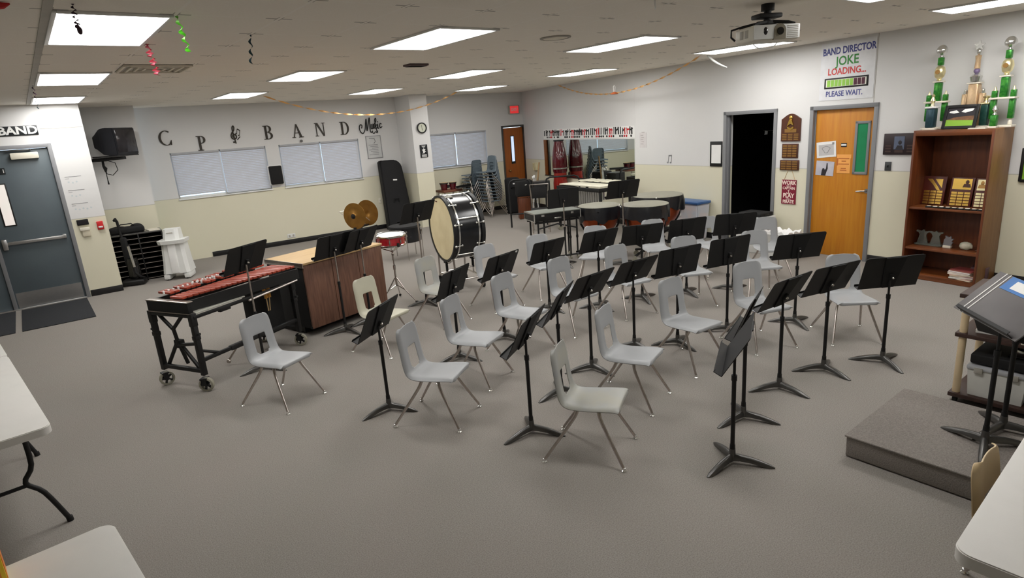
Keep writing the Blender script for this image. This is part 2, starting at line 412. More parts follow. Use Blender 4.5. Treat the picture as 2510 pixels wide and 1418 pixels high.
# door frames
def frame(name, W, s0, s1, z, w=0.055, dep=0.13, out=0.018, mt='frame_grey'):
    g = G()
    for a in (s0 - w / 2 + 0.008, s1 + w / 2 - 0.008): g.box(W.p(a, (z + w) / 2, out - dep / 2), (w, dep, z + w), (0, 0, W.rz), bev=0.004)
    g.box(W.p((s0 + s1) / 2, z + w / 2, out - dep / 2), (s1 - s0 + 2 * w - 0.016, dep, w), (0, 0, W.rz), bev=0.004)
    for a in (s0 + 0.012, s1 - 0.012): g.box(W.p(a, z / 2, -0.05), (0.03, 0.045, z), (0, 0, W.rz), bev=0.003)
    struct(g.obj(name, mt))
frame('trim_2', LEFT, -0.375, 1.42, 2.325)
frame('trim_3', RIGHT, 4.555, 5.41, 2.04)
frame('trim_4', RIGHT, 6.03, 6.92, 2.045)
frame('trim_5', BACK, -9.68, -9.01, 2.07, w=0.05, mt='gun')
def seam(name, W, a, z0, z1):
    g = G(); g.box(W.p(a, (z0 + z1) / 2, 0.001), (0.006, 0.004, z1 - z0), (0, 0, W.rz)); struct(g.obj(name, 'vent_grey'))
seam('trim_6', RIGHT, 4.585, 2.1, CEIL)
g = G(); g.box(LEFT.p(-0.6, 2.59, 0.002), (0.53, 0.004, 0.008), (0, 0, LEFT.rz)); struct(g.obj('trim_7', 'vent_grey'))

# ---- double entry door on the left wall
def door_root(name, W, a, out=-0.05):
    o = bpy.data.objects.new(name, None); COL.objects.link(o); o.location = W.p(a, 0, out); o.rotation_euler = (0, 0, W.rz); return struct(o)
d = door_root('door_1', LEFT, 0.07)                     # local x runs to the viewer's right
g = G(); g.box((-0.0, 0, 1.165), (0.875, 0.045, 2.31), bev=0.003); g.obj('door_leaf', 'door_teal', d)
g = G(); g.box((-0.012, -0.06, 0.995), (0.72, 0.035, 0.05), bev=0.008); g.box((-0.36, -0.06, 0.985), (0.065, 0.075, 0.16), bev=0.012); g.box((0.36, -0.045, 1.0), (0.05, 0.05, 0.06), bev=0.006); g.obj('push_bar', 'steel', d)
g = G(); g.box((0.0, -0.025, 0.135), (0.82, 0.004, 0.23)); g.obj('kick_plate', 'steel', d)
g = G(); g.box((0.145, -0.055, 2.225), (0.33, 0.07, 0.09), bev=0.012); g.obj('door_closer', 'paper_aged', d)
g = G(); g.box((0.09, -0.06, 2.305), (0.3, 0.02, 0.016), bev=0.004); g.cyl((0.225, -0.06, 2.295), (0.225, -0.06, 2.32), 0.014); g.obj('closer_arm', 'gun', d)
g = G(); g.box((-0.235, -0.026, 1.55), (0.15, 0.01, 0.62), bev=0.003); g.obj('window_trim', 'black', d)
g = G(); g.box((-0.235, -0.029, 1.55), (0.116, 0.012, 0.585)); g.obj('window_pane', mat('glowing_door_lite', (236, 222, 220), 0.15, c2=(198, 214, 206), scale=3, emit=(236, 222, 214), es=0.55), d)  # pane glows in place of daylight behind it; the leaf is uncut
g = G(); g.box((-0.16, -0.026, 2.03), (0.075, 0.006, 0.088)); pl = g.obj('number_plate', 'sign_black', d); text('1', 0.07, -0.142, 2.03, 'white_paint', pl, y=-0.03, bold=0.02)
d2 = door_root('door_2', LEFT, 0.97)
g = G(); g.box((0, 0, 1.165), (0.86, 0.045, 2.31), bev=0.003); g.obj('door_leaf', 'door_teal', d2)
g = G(); g.box((-0.0, -0.06, 1.0), (0.7, 0.035, 0.05), bev=0.008); g.obj('push_bar', 'steel', d2)
g = G(); g.box(LEFT.p(0.52, 1.165, -0.045), (0.05, 0.1, 2.32), (0, 0, LEFT.rz), bev=0.004); struct(g.obj('trim_8', 'frame_grey'))
g = G(); g.box(LEFT.p(0.52, 0.008, -0.03), (1.78, 0.1, 0.016), (0, 0, LEFT.rz), bev=0.004); struct(g.obj('trim_9', 'steel'))
# ---- honey oak door
d = door_root('door_3', RIGHT, 4.98, -0.06)
g = G(); g.box((0, 0, 1.02), (0.845, 0.045, 2.035), bev=0.003); g.obj('door_leaf', 'oak', d)
g = G()
for (cx, cz, sx, sz) in ((0.265, 1.853, 0.205, 0.035), (0.265, 1.187, 0.205, 0.035), (0.18, 1.52, 0.035, 0.7), (0.35, 1.52, 0.035, 0.7)): g.box((cx, -0.027, cz), (sx, 0.016, sz), bev=0.004)
g.obj('window_trim', 'frame_grey', d)
g = G(); g.box((0.265, -0.0235, 1.52), (0.136, 0.003, 0.632)); g.obj('window_pane', 'green_shade', d)
g = G(); g.cyl((0.385, -0.02, 0.955), (0.385, -0.05, 0.955), 0.03); g.tube([(0.385, -0.05, 0.955), (0.375, -0.072, 0.955), (0.32, -0.074, 0.952), (0.26, -0.072, 0.945)], 0.011); g.obj('door_handle', 'chrome', d)
# ---- exit door at the far corner
d = door_root('door_4', BACK, -9.345, -0.05)
g = G(); g.box((0, 0, 1.03), (0.66, 0.045, 2.06), bev=0.003); g.obj('door_leaf', 'oak2', d)
g = G(); g.box((-0.035, -0.025, 1.5), (0.125, 0.008, 0.72)); g.obj('window_trim', 'black', d)
g = G(); g.box((-0.035, -0.03, 1.52), (0.085, 0.004, 0.64)); g.obj('window_pane', mat('glowing_exit_lite', (210, 222, 236), 0.1, emit=(205, 225, 255), es=0.8), d)  # daylight outside put into the pane as a glow
g = G(); g.cyl((-0.19, -0.02, 0.97), (-0.19, -0.06, 0.97), 0.025); g.sphere((-0.19, -0.075, 0.97), 0.03); g.obj('door_handle', 'bronze', d)
# ---- open door of the unlit room, swung inwards on the right jamb
d = bpy.data.objects.new('door_5', None); COL.objects.link(d); struct(d); d.location = RIGHT.p(6.07, 0, -0.14); d.rotation_euler = (0, 0, RIGHT.rz + rad(92))
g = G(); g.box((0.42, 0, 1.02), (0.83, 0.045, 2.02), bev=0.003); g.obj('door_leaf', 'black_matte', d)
g = G(); g.cyl((0.1, 0.02, 0.98), (0.1, 0.05, 0.98), 0.026); g.tube([(0.1, 0.05, 0.98), (0.1, 0.085, 0.98), (0.16, 0.09, 0.975), (0.22, 0.088, 0.968)], 0.012); g.obj('door_handle', 'chrome', d)
# ---- windows with roller blinds
for i, (a0, a1, z0, z1) in enumerate(wins):
    w = bpy.data.objects.new('window_%d' % (i + 1), None); COL.objects.link(w); struct(w)
    w.location = BACK.p((a0 + a1) / 2, 0, 0); w.rotation_euler = (0, 0, BACK.rz); W = a1 - a0; h = z1 - z0; zc = (z0 + z1) / 2
    g = G()
    for x in (-W / 2 + 0.018, 0, W / 2 - 0.018): g.box((x, 0.09, zc), (0.036, 0.06, h), bev=0.004)
    for z in (z0 + 0.018, z1 - 0.018): g.box((0, 0.09, z), (W, 0.06, 0.036), bev=0.004)
    g.obj('window_frame', 'white_paint', w)
    g = G(); g.box((0, 0.1, zc), (W - 0.04, 0.006, h - 0.04)); g.obj('pane', 'glass_day', w)
    g = G(); g.box((0, 0.02, z0 - 0.012), (W + 0.02, 0.1, 0.024), bev=0.006); g.obj('window_sill', 'white_paint', w)
    names = (('left', 0.055 if i == 0 else 0.035), ('right', 0.0))
    for k, (side, gap) in enumerate(names):
        x0, x1 = (-W / 2 + 0.02, -0.012) if k == 0 else (0.012, W / 2 - 0.02)
        order = ('left window of the lettered wall', 'right window of the lettered wall', 'window past the column')[i]
        b = thing('window_blind', 'pale grey blind over the %s half of the %s' % (side, order), 'blind', BACK.p((a0 + a1) / 2), BACK.rz, 'window blinds on the back wall')
        g = G(); zb = z0 + 0.012 + gap
        N = 26
        for q in range(N):
            za = zb + (z1 - zb) * q / N; zb2 = zb + (z1 - zb) * (q + 1) / N
            g.box(((x0 + x1) / 2, 0.028, (za + zb2) / 2), (x1 - x0 - 0.004, 0.008, zb2 - za - 0.0012), bev=0.0015, seg=1)
        g.obj('blind_sheet', 'blind', b)
        g = G(); g.box(((x0 + x1) / 2, 0.02, z1 - 0.02), (x1 - x0, 0.045, 0.042), bev=0.006); g.obj('headrail', mat('blind_rail', (176, 178, 182), 0.5), b)
        g = G(); g.box(((x0 + x1) / 2, 0.022, zb + 0.006), (x1 - x0, 0.022, 0.016), bev=0.004); g.obj('bottom_rail', mat('blind_rail2', (186, 188, 192), 0.5), b)

# ------------------------------------------------------------------ ceiling things
def make_light():
    t = thing('ceiling_light', '', 'ceiling light')
    g = G(); L, W = 1.205, 0.595
    for x in (-W / 2 + 0.012, W / 2 - 0.012): g.box((x, 0, -0.008), (0.024, L, 0.016), bev=0.003)
    for y in (-L / 2 + 0.012, L / 2 - 0.012): g.box((0, y, -0.008), (W - 0.048, 0.024, 0.016), bev=0.003)
    g.obj('frame', 'white_paint', t)
    g = G(); g.box((0, 0, -0.006), (W - 0.05, L - 0.05, 0.008)); g.obj('diffuser', 'lit', t)
    return t
light0 = make_light(); first = True
colname = ('leftmost column of lights', 'second column from the left', 'third column from the left', 'rightmost column of lights')
rowname = {-1: 'at the top edge of the view', 0: 'nearest and largest one', 1: 'middle one', 2: 'smallest and farthest one'}
for k in range(4):
    for q in (-1, 0, 1, 2):
        if q == -1 and k == 0: continue
        o = light0 if first else dup(light0); first = False
        dx = -0.5 if (k == 3 and q == -1) else 0
        x = GX + TILE * (4 * k + 0.5) + dx; y = GY + TILE * (5 * q + 1) - ((0.2 if k == 0 else 0.06) if q == 2 else 0)
        lb = 'lit ceiling panel, %s, %s' % (colname[k], rowname.get(q, 'behind the viewer'))
        place(o, lb, (x, y, CEIL), 0, 'lit ceiling panels')
t = thing('ceiling_speaker', 'round pale ceiling speaker grille between two lit panels', 'speaker', (GX + 6.5 * TILE, GY + 0.55 * TILE, CEIL))
g = G(); g.lathe([(0.0, -0.012), (0.11, -0.012), (0.125, -0.006)], 32); g.obj('grille', 'paper_aged', t)
g = G(); g.lathe([(0.125, -0.001), (0.125, -0.014), (0.148, -0.010), (0.15, -0.001)], 32); g.obj('rim', 'vent_grey', t)
t = thing('ceiling_vent', 'square white air vent in the ceiling behind the pink curled ribbon', 'vent', (GX + 1.5 * TILE, GY + 4.5 * TILE, CEIL))
g = G()
for k_ in range(4):
    w = 0.56 - k_ * 0.13
    for (x, y, a, b) in ((w / 2, 0, 0.02, w), (-w / 2, 0, 0.02, w), (0, w / 2, w, 0.02), (0, -w / 2, w, 0.02)): g.box((x, y, -0.010 + k_ * 0.001), (a, b, 0.02))
g.obj('louver', 'paper_aged', t)
g = G(); g.box((0, 0, -0.002), (0.58, 0.58, 0.004)); g.obj('back_plate', 'vent_grey', t)
t = thing('ceiling_vent', 'small dark rectangular vent on the ceiling between the light rows', 'vent', (GX + 6.0 * TILE, GY + 4.05 * TILE, CEIL))
g = G(); g.box((0, 0, -0.012), (0.26, 0.17, 0.024), bev=0.006); g.obj('housing', mat('brown_vent', (86, 70, 72), 0.6), t)
g = G(); [g.box((0, -0.06 + 0.03 * i, -0.026), (0.22, 0.008, 0.006)) for i in range(5)]; g.obj('slat', 'black_matte', t)
g = G(); g.tube([(0, 0, 0), (0, 0, -0.03), (0.01, 0, -0.045), (0.0, 0, -0.055)], 0.006, 8)
tag(g.obj('ceiling_hook', 'white_paint'), 'small white hook hanging from the ceiling left of the projector', 'hook', (3.74, 2.98, CEIL))
# projector on its ceiling mount
t = thing('projector', 'beige projector hanging from a black ceiling mount', 'projector', (4.88, 2.78, CEIL), rad(-28))
g = G(); g.box((0, 0, -0.225), (0.40, 0.26, 0.115), bev=0.018, seg=3); body = g.obj('projector_body', 'projector', t)
g = G(); g.box((0.0, -0.135, -0.222), (0.388, 0.014, 0.105), bev=0.005); pf = g.obj('front_panel', 'white_plastic', body)
g = G(); g.cyl((0.02, -0.12, -0.215), (0.02, -0.148, -0.215), 0.05, n=26); g.box((0.02, -0.134, -0.25), (0.1, 0.026, 0.06)); g.obj('lens_recess', mat('lens_recess', (112, 104, 84), 0.4), body)
g = G(); g.cyl((0.02, -0.146, -0.22), (0.02, -0.155, -0.22), 0.028, n=22); g.obj('lens', 'black_gloss', body)
g = G()
for i in range(7): g.box((0.13, -0.143, -0.262 + i * 0.013), (0.09, 0.006, 0.006))
g.obj('grille', 'vent_grey', body)
g = G()
for x in (-0.12, 0.02): g.box((-0.2, x * 0.5 + 0.02, -0.222), (0.006, 0.05, 0.06), bev=0.002)
g.obj('side_vent', 'vent_grey', body)
g = G(); g.sphere((-0.1, -0.142, -0.215), 0.018, (1, 0.3, 1.6)); g.obj('infrared_window', 'black_gloss', body)
g = G(); g.cyl((0, 0, 0), (0, 0, -0.05), 0.05); g.cyl((0, 0, -0.05), (0, 0, -0.12), 0.028); g.box((0, 0.01, -0.09), (0.2, 0.13, 0.035), bev=0.01); g.box((0, 0, -0.14), (0.1, 0.08, 0.03), bev=0.006)
for sx in (-1, 1):
    for sy in (-1, 1): g.tube([(0.03 * sx, 0.03 * sy, -0.135), (0.13 * sx, 0.08 * sy, -0.15), (0.17 * sx, 0.1 * sy, -0.165), (0.17 * sx, 0.1 * sy, -0.18)], 0.013, 8)
g.obj('ceiling_mount', 'black', t)
g = G(); g.tube([(-0.04, 0.03, -0.13), (-0.16, 0.09, -0.15), (-0.24, 0.12, -0.17), (-0.235, 0.13, -0.22), (-0.205, 0.12, -0.25)], 0.008, 8); g.obj('power_cable', 'black', t)
g = G(); g.tube([(0.1 * cos(a) - 0.0, 0.02, -0.285 - 0.045 * sin(a)) for a in [pi * i / 14 for i in range(15)]], 0.004, 6); g.obj('cable_loop', 'white_plastic', t)
# hanging cable end near the right wall
g = G(); P0 = Vector((8.25, 5.62, CEIL)); g.tube([P0 + Vector((0.02 * i, -0.006 * i * i / 3 - 0.012 * i, -0.028 * i + 0.0004 * i * i)) for i in range(9)], [0.016] * 5 + [0.014, 0.012, 0.010, 0.007], 10)
tag(g.obj('hanging_cable', 'white_plastic'), 'thick white cable end hanging by the orange streamer near the right wall', 'cable')
# curled ribbons
def curl(label, x, y, L, mt, amp=0.009, w=0.024, turns=5, dx=0.0, dy=0.0, ball=0.0, group='curled ceiling ribbons'):
    g = G(); N = 60; prev = None
    for i in range(N + 1):
        u = i / N; a = turns * 2 * pi * u + 0.6
        c = Vector((dx * u + amp * sin(a) * min(1, u * 4), dy * u + amp * cos(a) * min(1, u * 4), -L * u))
        wv = Vector((cos(a * 0.5), sin(a * 0.5), 0.25)).normalized() * w / 2
        cur = [g.bm.verts.new(c - wv), g.bm.verts.new(c + wv)]
        if prev: g.bm.faces.new((prev[0], prev[1], cur[1], cur[0]))
        prev = cur
    bmesh.ops.solidify(g.bm, geom=list(g.bm.faces), thickness=0.0012)
    if ball: g.sphere((dx + amp * 0.5, dy, -L - ball * 0.6), ball, (0.8, 0.8, 1.3)); g.sphere((dx - amp * 0.3, dy, -L + ball * 0.6), ball * 0.7)
    tag(g.obj('ribbon', mt), label, 'ribbon', (x, y, CEIL), 0, group)
curl('dark purple curled ribbon hanging over the nearest left light panel', 0.40, 4.08, 0.12, 'purple_dark', ball=0.016, w=0.016)
curl('lime green curled ribbon hanging right of the nearest left light panel', 0.93, 4.30, 0.20, 'lime_ribbon', dx=0.03, turns=4)
curl('pink curled ribbon hanging in front of the ceiling vent', 0.94, 5.45, 0.22, 'pink', dx=0.03, amp=0.014, w=0.034, turns=7)
curl('dark teal curled ribbon hanging alone right of the lime one', 1.53, 4.90, 0.20, 'teal_dark', dx=-0.03, turns=3, w=0.018)
curl('short dark curled ribbon on the left ceiling strip by the door', 0.30, 8.51, 0.14, 'purple_dark', turns=3, w=0.014)
curl('tiny dark curled ribbon over the farthest left light panel', 0.36, 10.3, 0.14, 'teal_dark', turns=2, w=0.012)
g = G(); g.tube([(0, 0, 0), (0.02, 0.01, -0.02), (0.05, 0.01, -0.018), (0.08, 0, -0.01)], [0.01, 0.022, 0.016, 0.004], 8)
tag(g.obj('ribbon_scrap', 'red'), 'red and dark balloon scrap at the top left ceiling corner', 'ribbon', (0.06, 4.1, CEIL))
# two long twisted streamers
def streamer(name, label, a, b, sag, turns, w=0.03):
    g = G(); N = 220; prev = None; a = Vector(a); b = Vector(b); ax = (b - a).normalized(); sd = ax.cross(Vector((0, 0, 1))).normalized()
    for i in range(N + 1):
        u = i / N; c = a.lerp(b, u); c.z -= sag * 4 * u * (1 - u); th = turns * 2 * pi * u
        wv = (sd * cos(th) + Vector((0, 0, 1)) * sin(th)) * w / 2
        cur = [g.bm.verts.new(c - wv), g.bm.verts.new(c + wv)]
        if prev: g.bm.faces.new((prev[0], prev[1], cur[1], cur[0]))
        prev = cur
    bmesh.ops.solidify(g.bm, geom=list(g.bm.faces), thickness=0.001)
    tag(g.obj(name, 'orange_ribbon'), label, 'streamer', group='orange paper streamers')
streamer('streamer', 'orange paper streamer sagging in front of the lettered wall up to the column', (3.55, 11.25, CEIL), (8.0, 11.9, CEIL), 0.40, 9)
streamer('streamer', 'orange paper streamer sagging along the right wall above the mirror', (8.20, 5.70, CEIL), (9.85, 10.6, CEIL), 0.36, 12)
t = thing('paper_bell', 'small orange paper cap hanging on the right streamer', 'decoration', (8.85, 8.0, 2.565))
g = G(); g.lathe([(0.0, 0.03), (0.03, 0.026), (0.055, 0.008), (0.075, -0.012), (0.06, -0.014)], 18); g.obj('cap', mat('orange_cap', (178, 92, 48), 0.6), t)
g = G(); g.tube([(-0.015, 0, 0.03), (-0.025, 0, 0.12), (0.0, 0, 0.145), (0.025, 0, 0.12), (0.015, 0, 0.03)], 0.006, 6); g.obj('ribbon_loop', 'paper', t)

# ------------------------------------------------------------------ things on the left wall
def hang(name, label, cat, W, a, z, out=0.0, group=None):
    return thing(name, label, cat, W.p(a, z, out), W.rz, group)
t = hang('room_sign', 'black BAND sign with white letters above the grey entry door', 'sign', LEFT, 0.02, 2.577)
g = G(); g.box((0, -0.006, 0), (0.66, 0.012, 0.135), bev=0.002); g.obj('sign_board', 'sign_black', t)
text('BAND', 0.15, 0.328, 0.0, 'white_paint', t, y=-0.0125, bold=0.035, align='RIGHT', sx=1.12)
for i, z in enumerate((1.82, 1.615, 1.41)):
    t = hang('staff_decal', 'faint lined decal beside the entry door, %s of three' % ('top', 'middle', 'bottom')[i], 'decal', LEFT, -0.585, z, group='staff decals by the door')
    g = G(); g.box((0.0, -0.001, 0.05), (0.21, 0.002, 0.007)); g.box((-0.08, -0.001, 0.022), (0.05, 0.002, 0.006)); g.obj('rule', 'ink_soft', t)
    g = G()
    for j in range(5 if i == 2 else 3): g.box((-0.07 + 0.05 * j, -0.001, -0.03 - 0.012 * (j % 2)), (0.022, 0.002, 0.022), (0, 0.5 * j, 0))
    g.obj('marks', mat('pale_mark_%d' % i, (196, 204, 206), 0.7), t)
t = hang('alarm_keypad', 'black display panel on the wall above the beige thermostat', 'panel', LEFT, -0.558, 1.17)
g = G(); g.box((0, -0.016, 0), (0.15, 0.032, 0.085), bev=0.006); g.obj('case', 'black_matte', t)
g = G(); g.box((0, -0.033, 0.0), (0.12, 0.002, 0.045)); g.obj('display', 'tv_glass', t)
t = hang('thermostat', 'beige thermostat box by the entry door under the black panel', 'thermostat', LEFT, -0.563, 1.03)
g = G(); g.box((0.0, -0.022, 0.035), (0.13, 0.044, 0.05), bev=0.006); g.obj('housing', 'paper_aged', t)
g = G(); g.box((0.01, -0.014, -0.035), (0.105, 0.028, 0.095), bev=0.006); g.obj('cover', mat('beige_cover', (214, 206, 184), 0.5), t)
t = hang('fire_alarm_pull', 'red fire alarm pull station on the white door wall', 'alarm', LEFT, -0.772, 1.09)
g = G(); g.box((0, -0.02, 0), (0.085, 0.04, 0.13), bev=0.008); g.obj('housing', 'red', t)
g = G(); g.box((0, -0.044, -0.022), (0.06, 0.012, 0.025), bev=0.004); g.obj('handle', 'white_paint', t)
t = thing('door_mat', 'dark floor mat in front of the right door leaf', 'mat', (-0.03, 10.72, 0), 0, 'entry mats')
g = G(); g.box((0, 0, 0.006), (0.82, 1.46, 0.012), bev=0.004); g.obj('pile', 'mat', t)
t = thing('door_mat', 'dark floor mat in front of the left door leaf at the picture edge', 'mat', (-0.96, 10.72, 0), 0, 'entry mats')
g = G(); g.box((0, 0, 0.006), (0.90, 1.46, 0.012), bev=0.004); g.obj('pile', 'mat', t)
# ---- corner television
t = thing('television', 'black tube television on a wall bracket in the left corner', 'television', (1.28, 12.22, 2.13), rad(48))
g = G()
prof = [(-0.27, 0.26), (-0.05, 0.26), (0.0, 0.27), (0.03, 0.27)]
bm = g.bm
def ring(y, hw, z0, z1): return [bm.verts.new(v) for v in ((-hw, y, z0), (hw, y, z0), (hw, y, z1), (-hw, y, z1))]
rs = [ring(-0.25, 0.265, 0.0, 0.43), ring(-0.10, 0.265, 0.0, 0.44), ring(0.02, 0.235, 0.02, 0.42), ring(0.2, 0.13, 0.12, 0.33), ring(0.24, 0.12, 0.13, 0.31)]
for A, B in zip(rs[:-1], rs[1:]):
    for j in range(4): bm.faces.new((A[j], A[(j + 1) % 4], B[(j + 1) % 4], B[j]))
bm.faces.new(rs[0][::-1]); bm.faces.new(rs[-1]); bmesh.ops.recalc_face_normals(bm, faces=bm.faces)
bmesh.ops.bevel(bm, geom=list(bm.edges), offset=0.012, segments=2, affect='EDGES')
tv = g.obj('cabinet', 'tv', t)
g = G(); g.box((0, -0.252, 0.22), (0.46, 0.016, 0.36), bev=0.007); g.obj('screen', 'tv_glass', tv)
g = G(); g.box((0, -0.02, -0.01), (0.5, 0.46, 0.02), bev=0.005); g.box((0.0, 0.1, -0.05), (0.34, 0.34, 0.05), bev=0.008); g.box((0, 0.3, -0.06), (0.07, 0.3, 0.05)); g.obj('wall_bracket', 'black', t)
g = G(); g.tube([(-0.1, 0.16, -0.07), (-0.12, 0.15, -0.16), (-0.09, 0.15, -0.2), (-0.1, 0.15, -0.26)], [0.016, 0.02, 0.03, 0.012], 8); g.tube([(-0.02, 0.15, -0.07), (0.1, 0.1, -0.12), (0.13, 0.1, -0.24), (0.04, 0.14, -0.32), (-0.08, 0.15, -0.29), (-0.1, 0.15, -0.2)], 0.006, 6); g.tube([(-0.1, 0.15, -0.25), (-0.1, 0.15, -0.38), (-0.1, 0.15, -0.46)], [0.006, 0.006, 0.014], 8); g.obj('cable', 'black_matte', t)
# ---- folder cabinet, bags, vacuum, purifier
t = thing('folder_cabinet', 'low black music folder cabinet with pale shelf edges in the left corner', 'cabinet', (1.3, 12.05, 0), rad(-3.9))
W2, D2, H2 = 0.78, 0.42, 0.83
g = G(); g.box((0, D2 / 2, H2 - 0.012), (W2, D2, 0.024), bev=0.004); g.obj('top', 'gun', t)
g = G(); g.box((0, D2 - 0.006, H2 / 2), (W2, 0.012, H2 - 0.03)); g.obj('back_panel', 'black_matte', t)
for x in (-W2 / 2 + 0.01, 0.02, W2 / 2 - 0.01):
    g = G(); g.box((x, D2 / 2 - 0.006, H2 / 2 - 0.012), (0.02, D2 - 0.012, H2 - 0.024), bev=0.003); g.obj('side_panel', 'black', t)
for i in range(9):
    z = 0.03 + i * 0.088
    g = G(); g.box((0, D2 / 2, z), (W2 - 0.04, D2 - 0.03, 0.008)); sh = g.obj('shelf', 'black_matte', t)
    g = G(); g.box((0, 0.016, z), (W2 - 0.042, 0.006, 0.0085)); g.obj('shelf_edge', 'leg_metal', sh)
t = thing('instrument_bag', 'soft black bag lying on the low folder cabinet', 'bag', (1.2, 12.25, H2), rad(-4))
g = G(); g.box((0, 0, 0.055), (0.52, 0.22, 0.11), bev=0.04, seg=4); g.sphere((-0.12, 0, 0.085), 0.09, (1.5, 1, 0.5)); g.sphere((0.15, 0.0, 0.1), 0.08, (1.2, 1, 0.6)); g.obj('bag_body', 'black_fabric', t)
g = G(); g.tube([(-0.12, -0.06, 0.11), (-0.08, -0.07, 0.16), (0.08, -0.07, 0.16), (0.12, -0.06, 0.12)], 0.01, 6); g.obj('handle', 'black_fabric', t)
t = thing('paper_sheet', 'pale papers on the right end of the low folder cabinet', 'paper', (1.58, 12.2, H2), 0.05)
g = G(); g.box((0, 0, 0.006), (0.17, 0.28, 0.012)); g.obj('sheets', 'paper_aged', t)
t = thing('vacuum_cleaner', 'upright black vacuum cleaner with a silver tube before the folder cabinet', 'vacuum cleaner', (1.10, 11.86, 0), rad(-20))
g = G(); g.box((0, 0.0, 0.05), (0.34, 0.26, 0.085), bev=0.025, seg=3); g.obj('floor_head', 'black', t)
g = G(); g.lathe([(0.0, 0.09), (0.085, 0.1), (0.1, 0.16), (0.09, 0.36), (0.075, 0.44), (0.0, 0.46)], 20, at(0.02, 0.06)); g.obj('dust_canister', 'black_gloss', t)
g = G(); g.box((-0.05, 0.1, 0.55), (0.1, 0.08, 0.5), bev=0.03, seg=3); g.obj('bag', 'black_fabric', t)
g = G(); g.tube([(-0.06, 0.1, 0.75), (-0.08, 0.12, 0.95), (-0.085, 0.13, 1.06), (-0.1, 0.11, 1.11), (-0.11, 0.07, 1.09)], [0.02, 0.018, 0.022, 0.026, 0.02], 10); g.obj('handle', 'black_matte', t)
g = G(); g.cyl((0.03, -0.02, 0.66), (0.05, -0.02, 0.30), 0.021); g.obj('suction_tube', 'silver', t)
g = G(); g.tube([(0.05, -0.02, 0.3), (0.06, -0.05, 0.2), (0.12, -0.05, 0.13), (0.14, 0.02, 0.1)], 0.022, 10); g.obj('hose', 'black_matte', t)
for sx in (-1, 1):
    g = G(); g.cyl((0.12 * sx - 0.012, 0.13, 0.05), (0.12 * sx + 0.012, 0.13, 0.05), 0.05); g.obj('wheel', 'rubber', t)
t = thing('air_purifier', 'tall white air purifier with a winged top beside the folder cabinet', 'air purifier', (1.78, 11.73, 0), rad(-27))
g = G()
def loft(g, secs):
    bm = g.bm; rings = [[bm.verts.new(v) for v in s] for s in secs]
    for A, B in zip(rings[:-1], rings[1:]):
        n = len(A)
        for j in range(n): bm.faces.new((A[j], A[(j + 1) % n], B[(j + 1) % n], B[j]))
    bm.faces.new(rings[0][::-1]); bm.faces.new(rings[-1]); bmesh.ops.recalc_face_normals(bm, faces=bm.faces)
def oct_(hw, y0, y1, z, c=0.05): return [(-hw + c, y0, z), (hw - c, y0, z), (hw, y0 + c, z), (hw, y1, z), (-hw, y1, z), (-hw, y0 + c, z)]
loft(g, [oct_(0.215, -0.19, 0.17, 0.11), oct_(0.195, -0.16, 0.15, 0.3), oct_(0.175, -0.13, 0.13, 0.66)]); g.obj('body', 'white_plastic', t)
g = G(); g.box((0, -0.16, 0.40), (0.12, 0.05, 0.56), (rad(-4), 0, 0), bev=0.01); g.obj('front_panel', 'paper', t)
g = G(); loft(g, [oct_(0.205, -0.21, 0.15, 0.62, 0.07), oct_(0.215, -0.22, 0.15, 0.68, 0.07)]); g.obj('collar', 'white_plastic', t)
g = G(); loft(g, [oct_(0.13, -0.13, 0.13, 0.68), oct_(0.12, -0.08, 0.12, 0.86)]); g.obj('top_housing', 'white_plastic', t)
g = G(); g.box((0.0, -0.112, 0.8), (0.1, 0.006, 0.012), (rad(15), 0, 0)); g.obj('control_strip', 'vent_grey', t)
for sx in (-1, 1):
    g = G(); g.box((0.16 * sx, -0.02, 0.06), (0.1, 0.33, 0.09), bev=0.02); g.obj('foot', 'white_plastic', t)
    for y in (-0.15, 0.12):
        g = G(); g.cyl((0.15 * sx - 0.015, y, 0.028), (0.15 * sx + 0.015, y, 0.028), 0.028); g.obj('caster', 'rubber', t)
g = G(); g.tube([(0.17 * cos(a), -0.16, 0.05 + 0.085 * sin(a)) for a in [pi * i / 16 for i in range(17)]], 0.02, 8); g.obj('base_arch', 'black_matte', t)

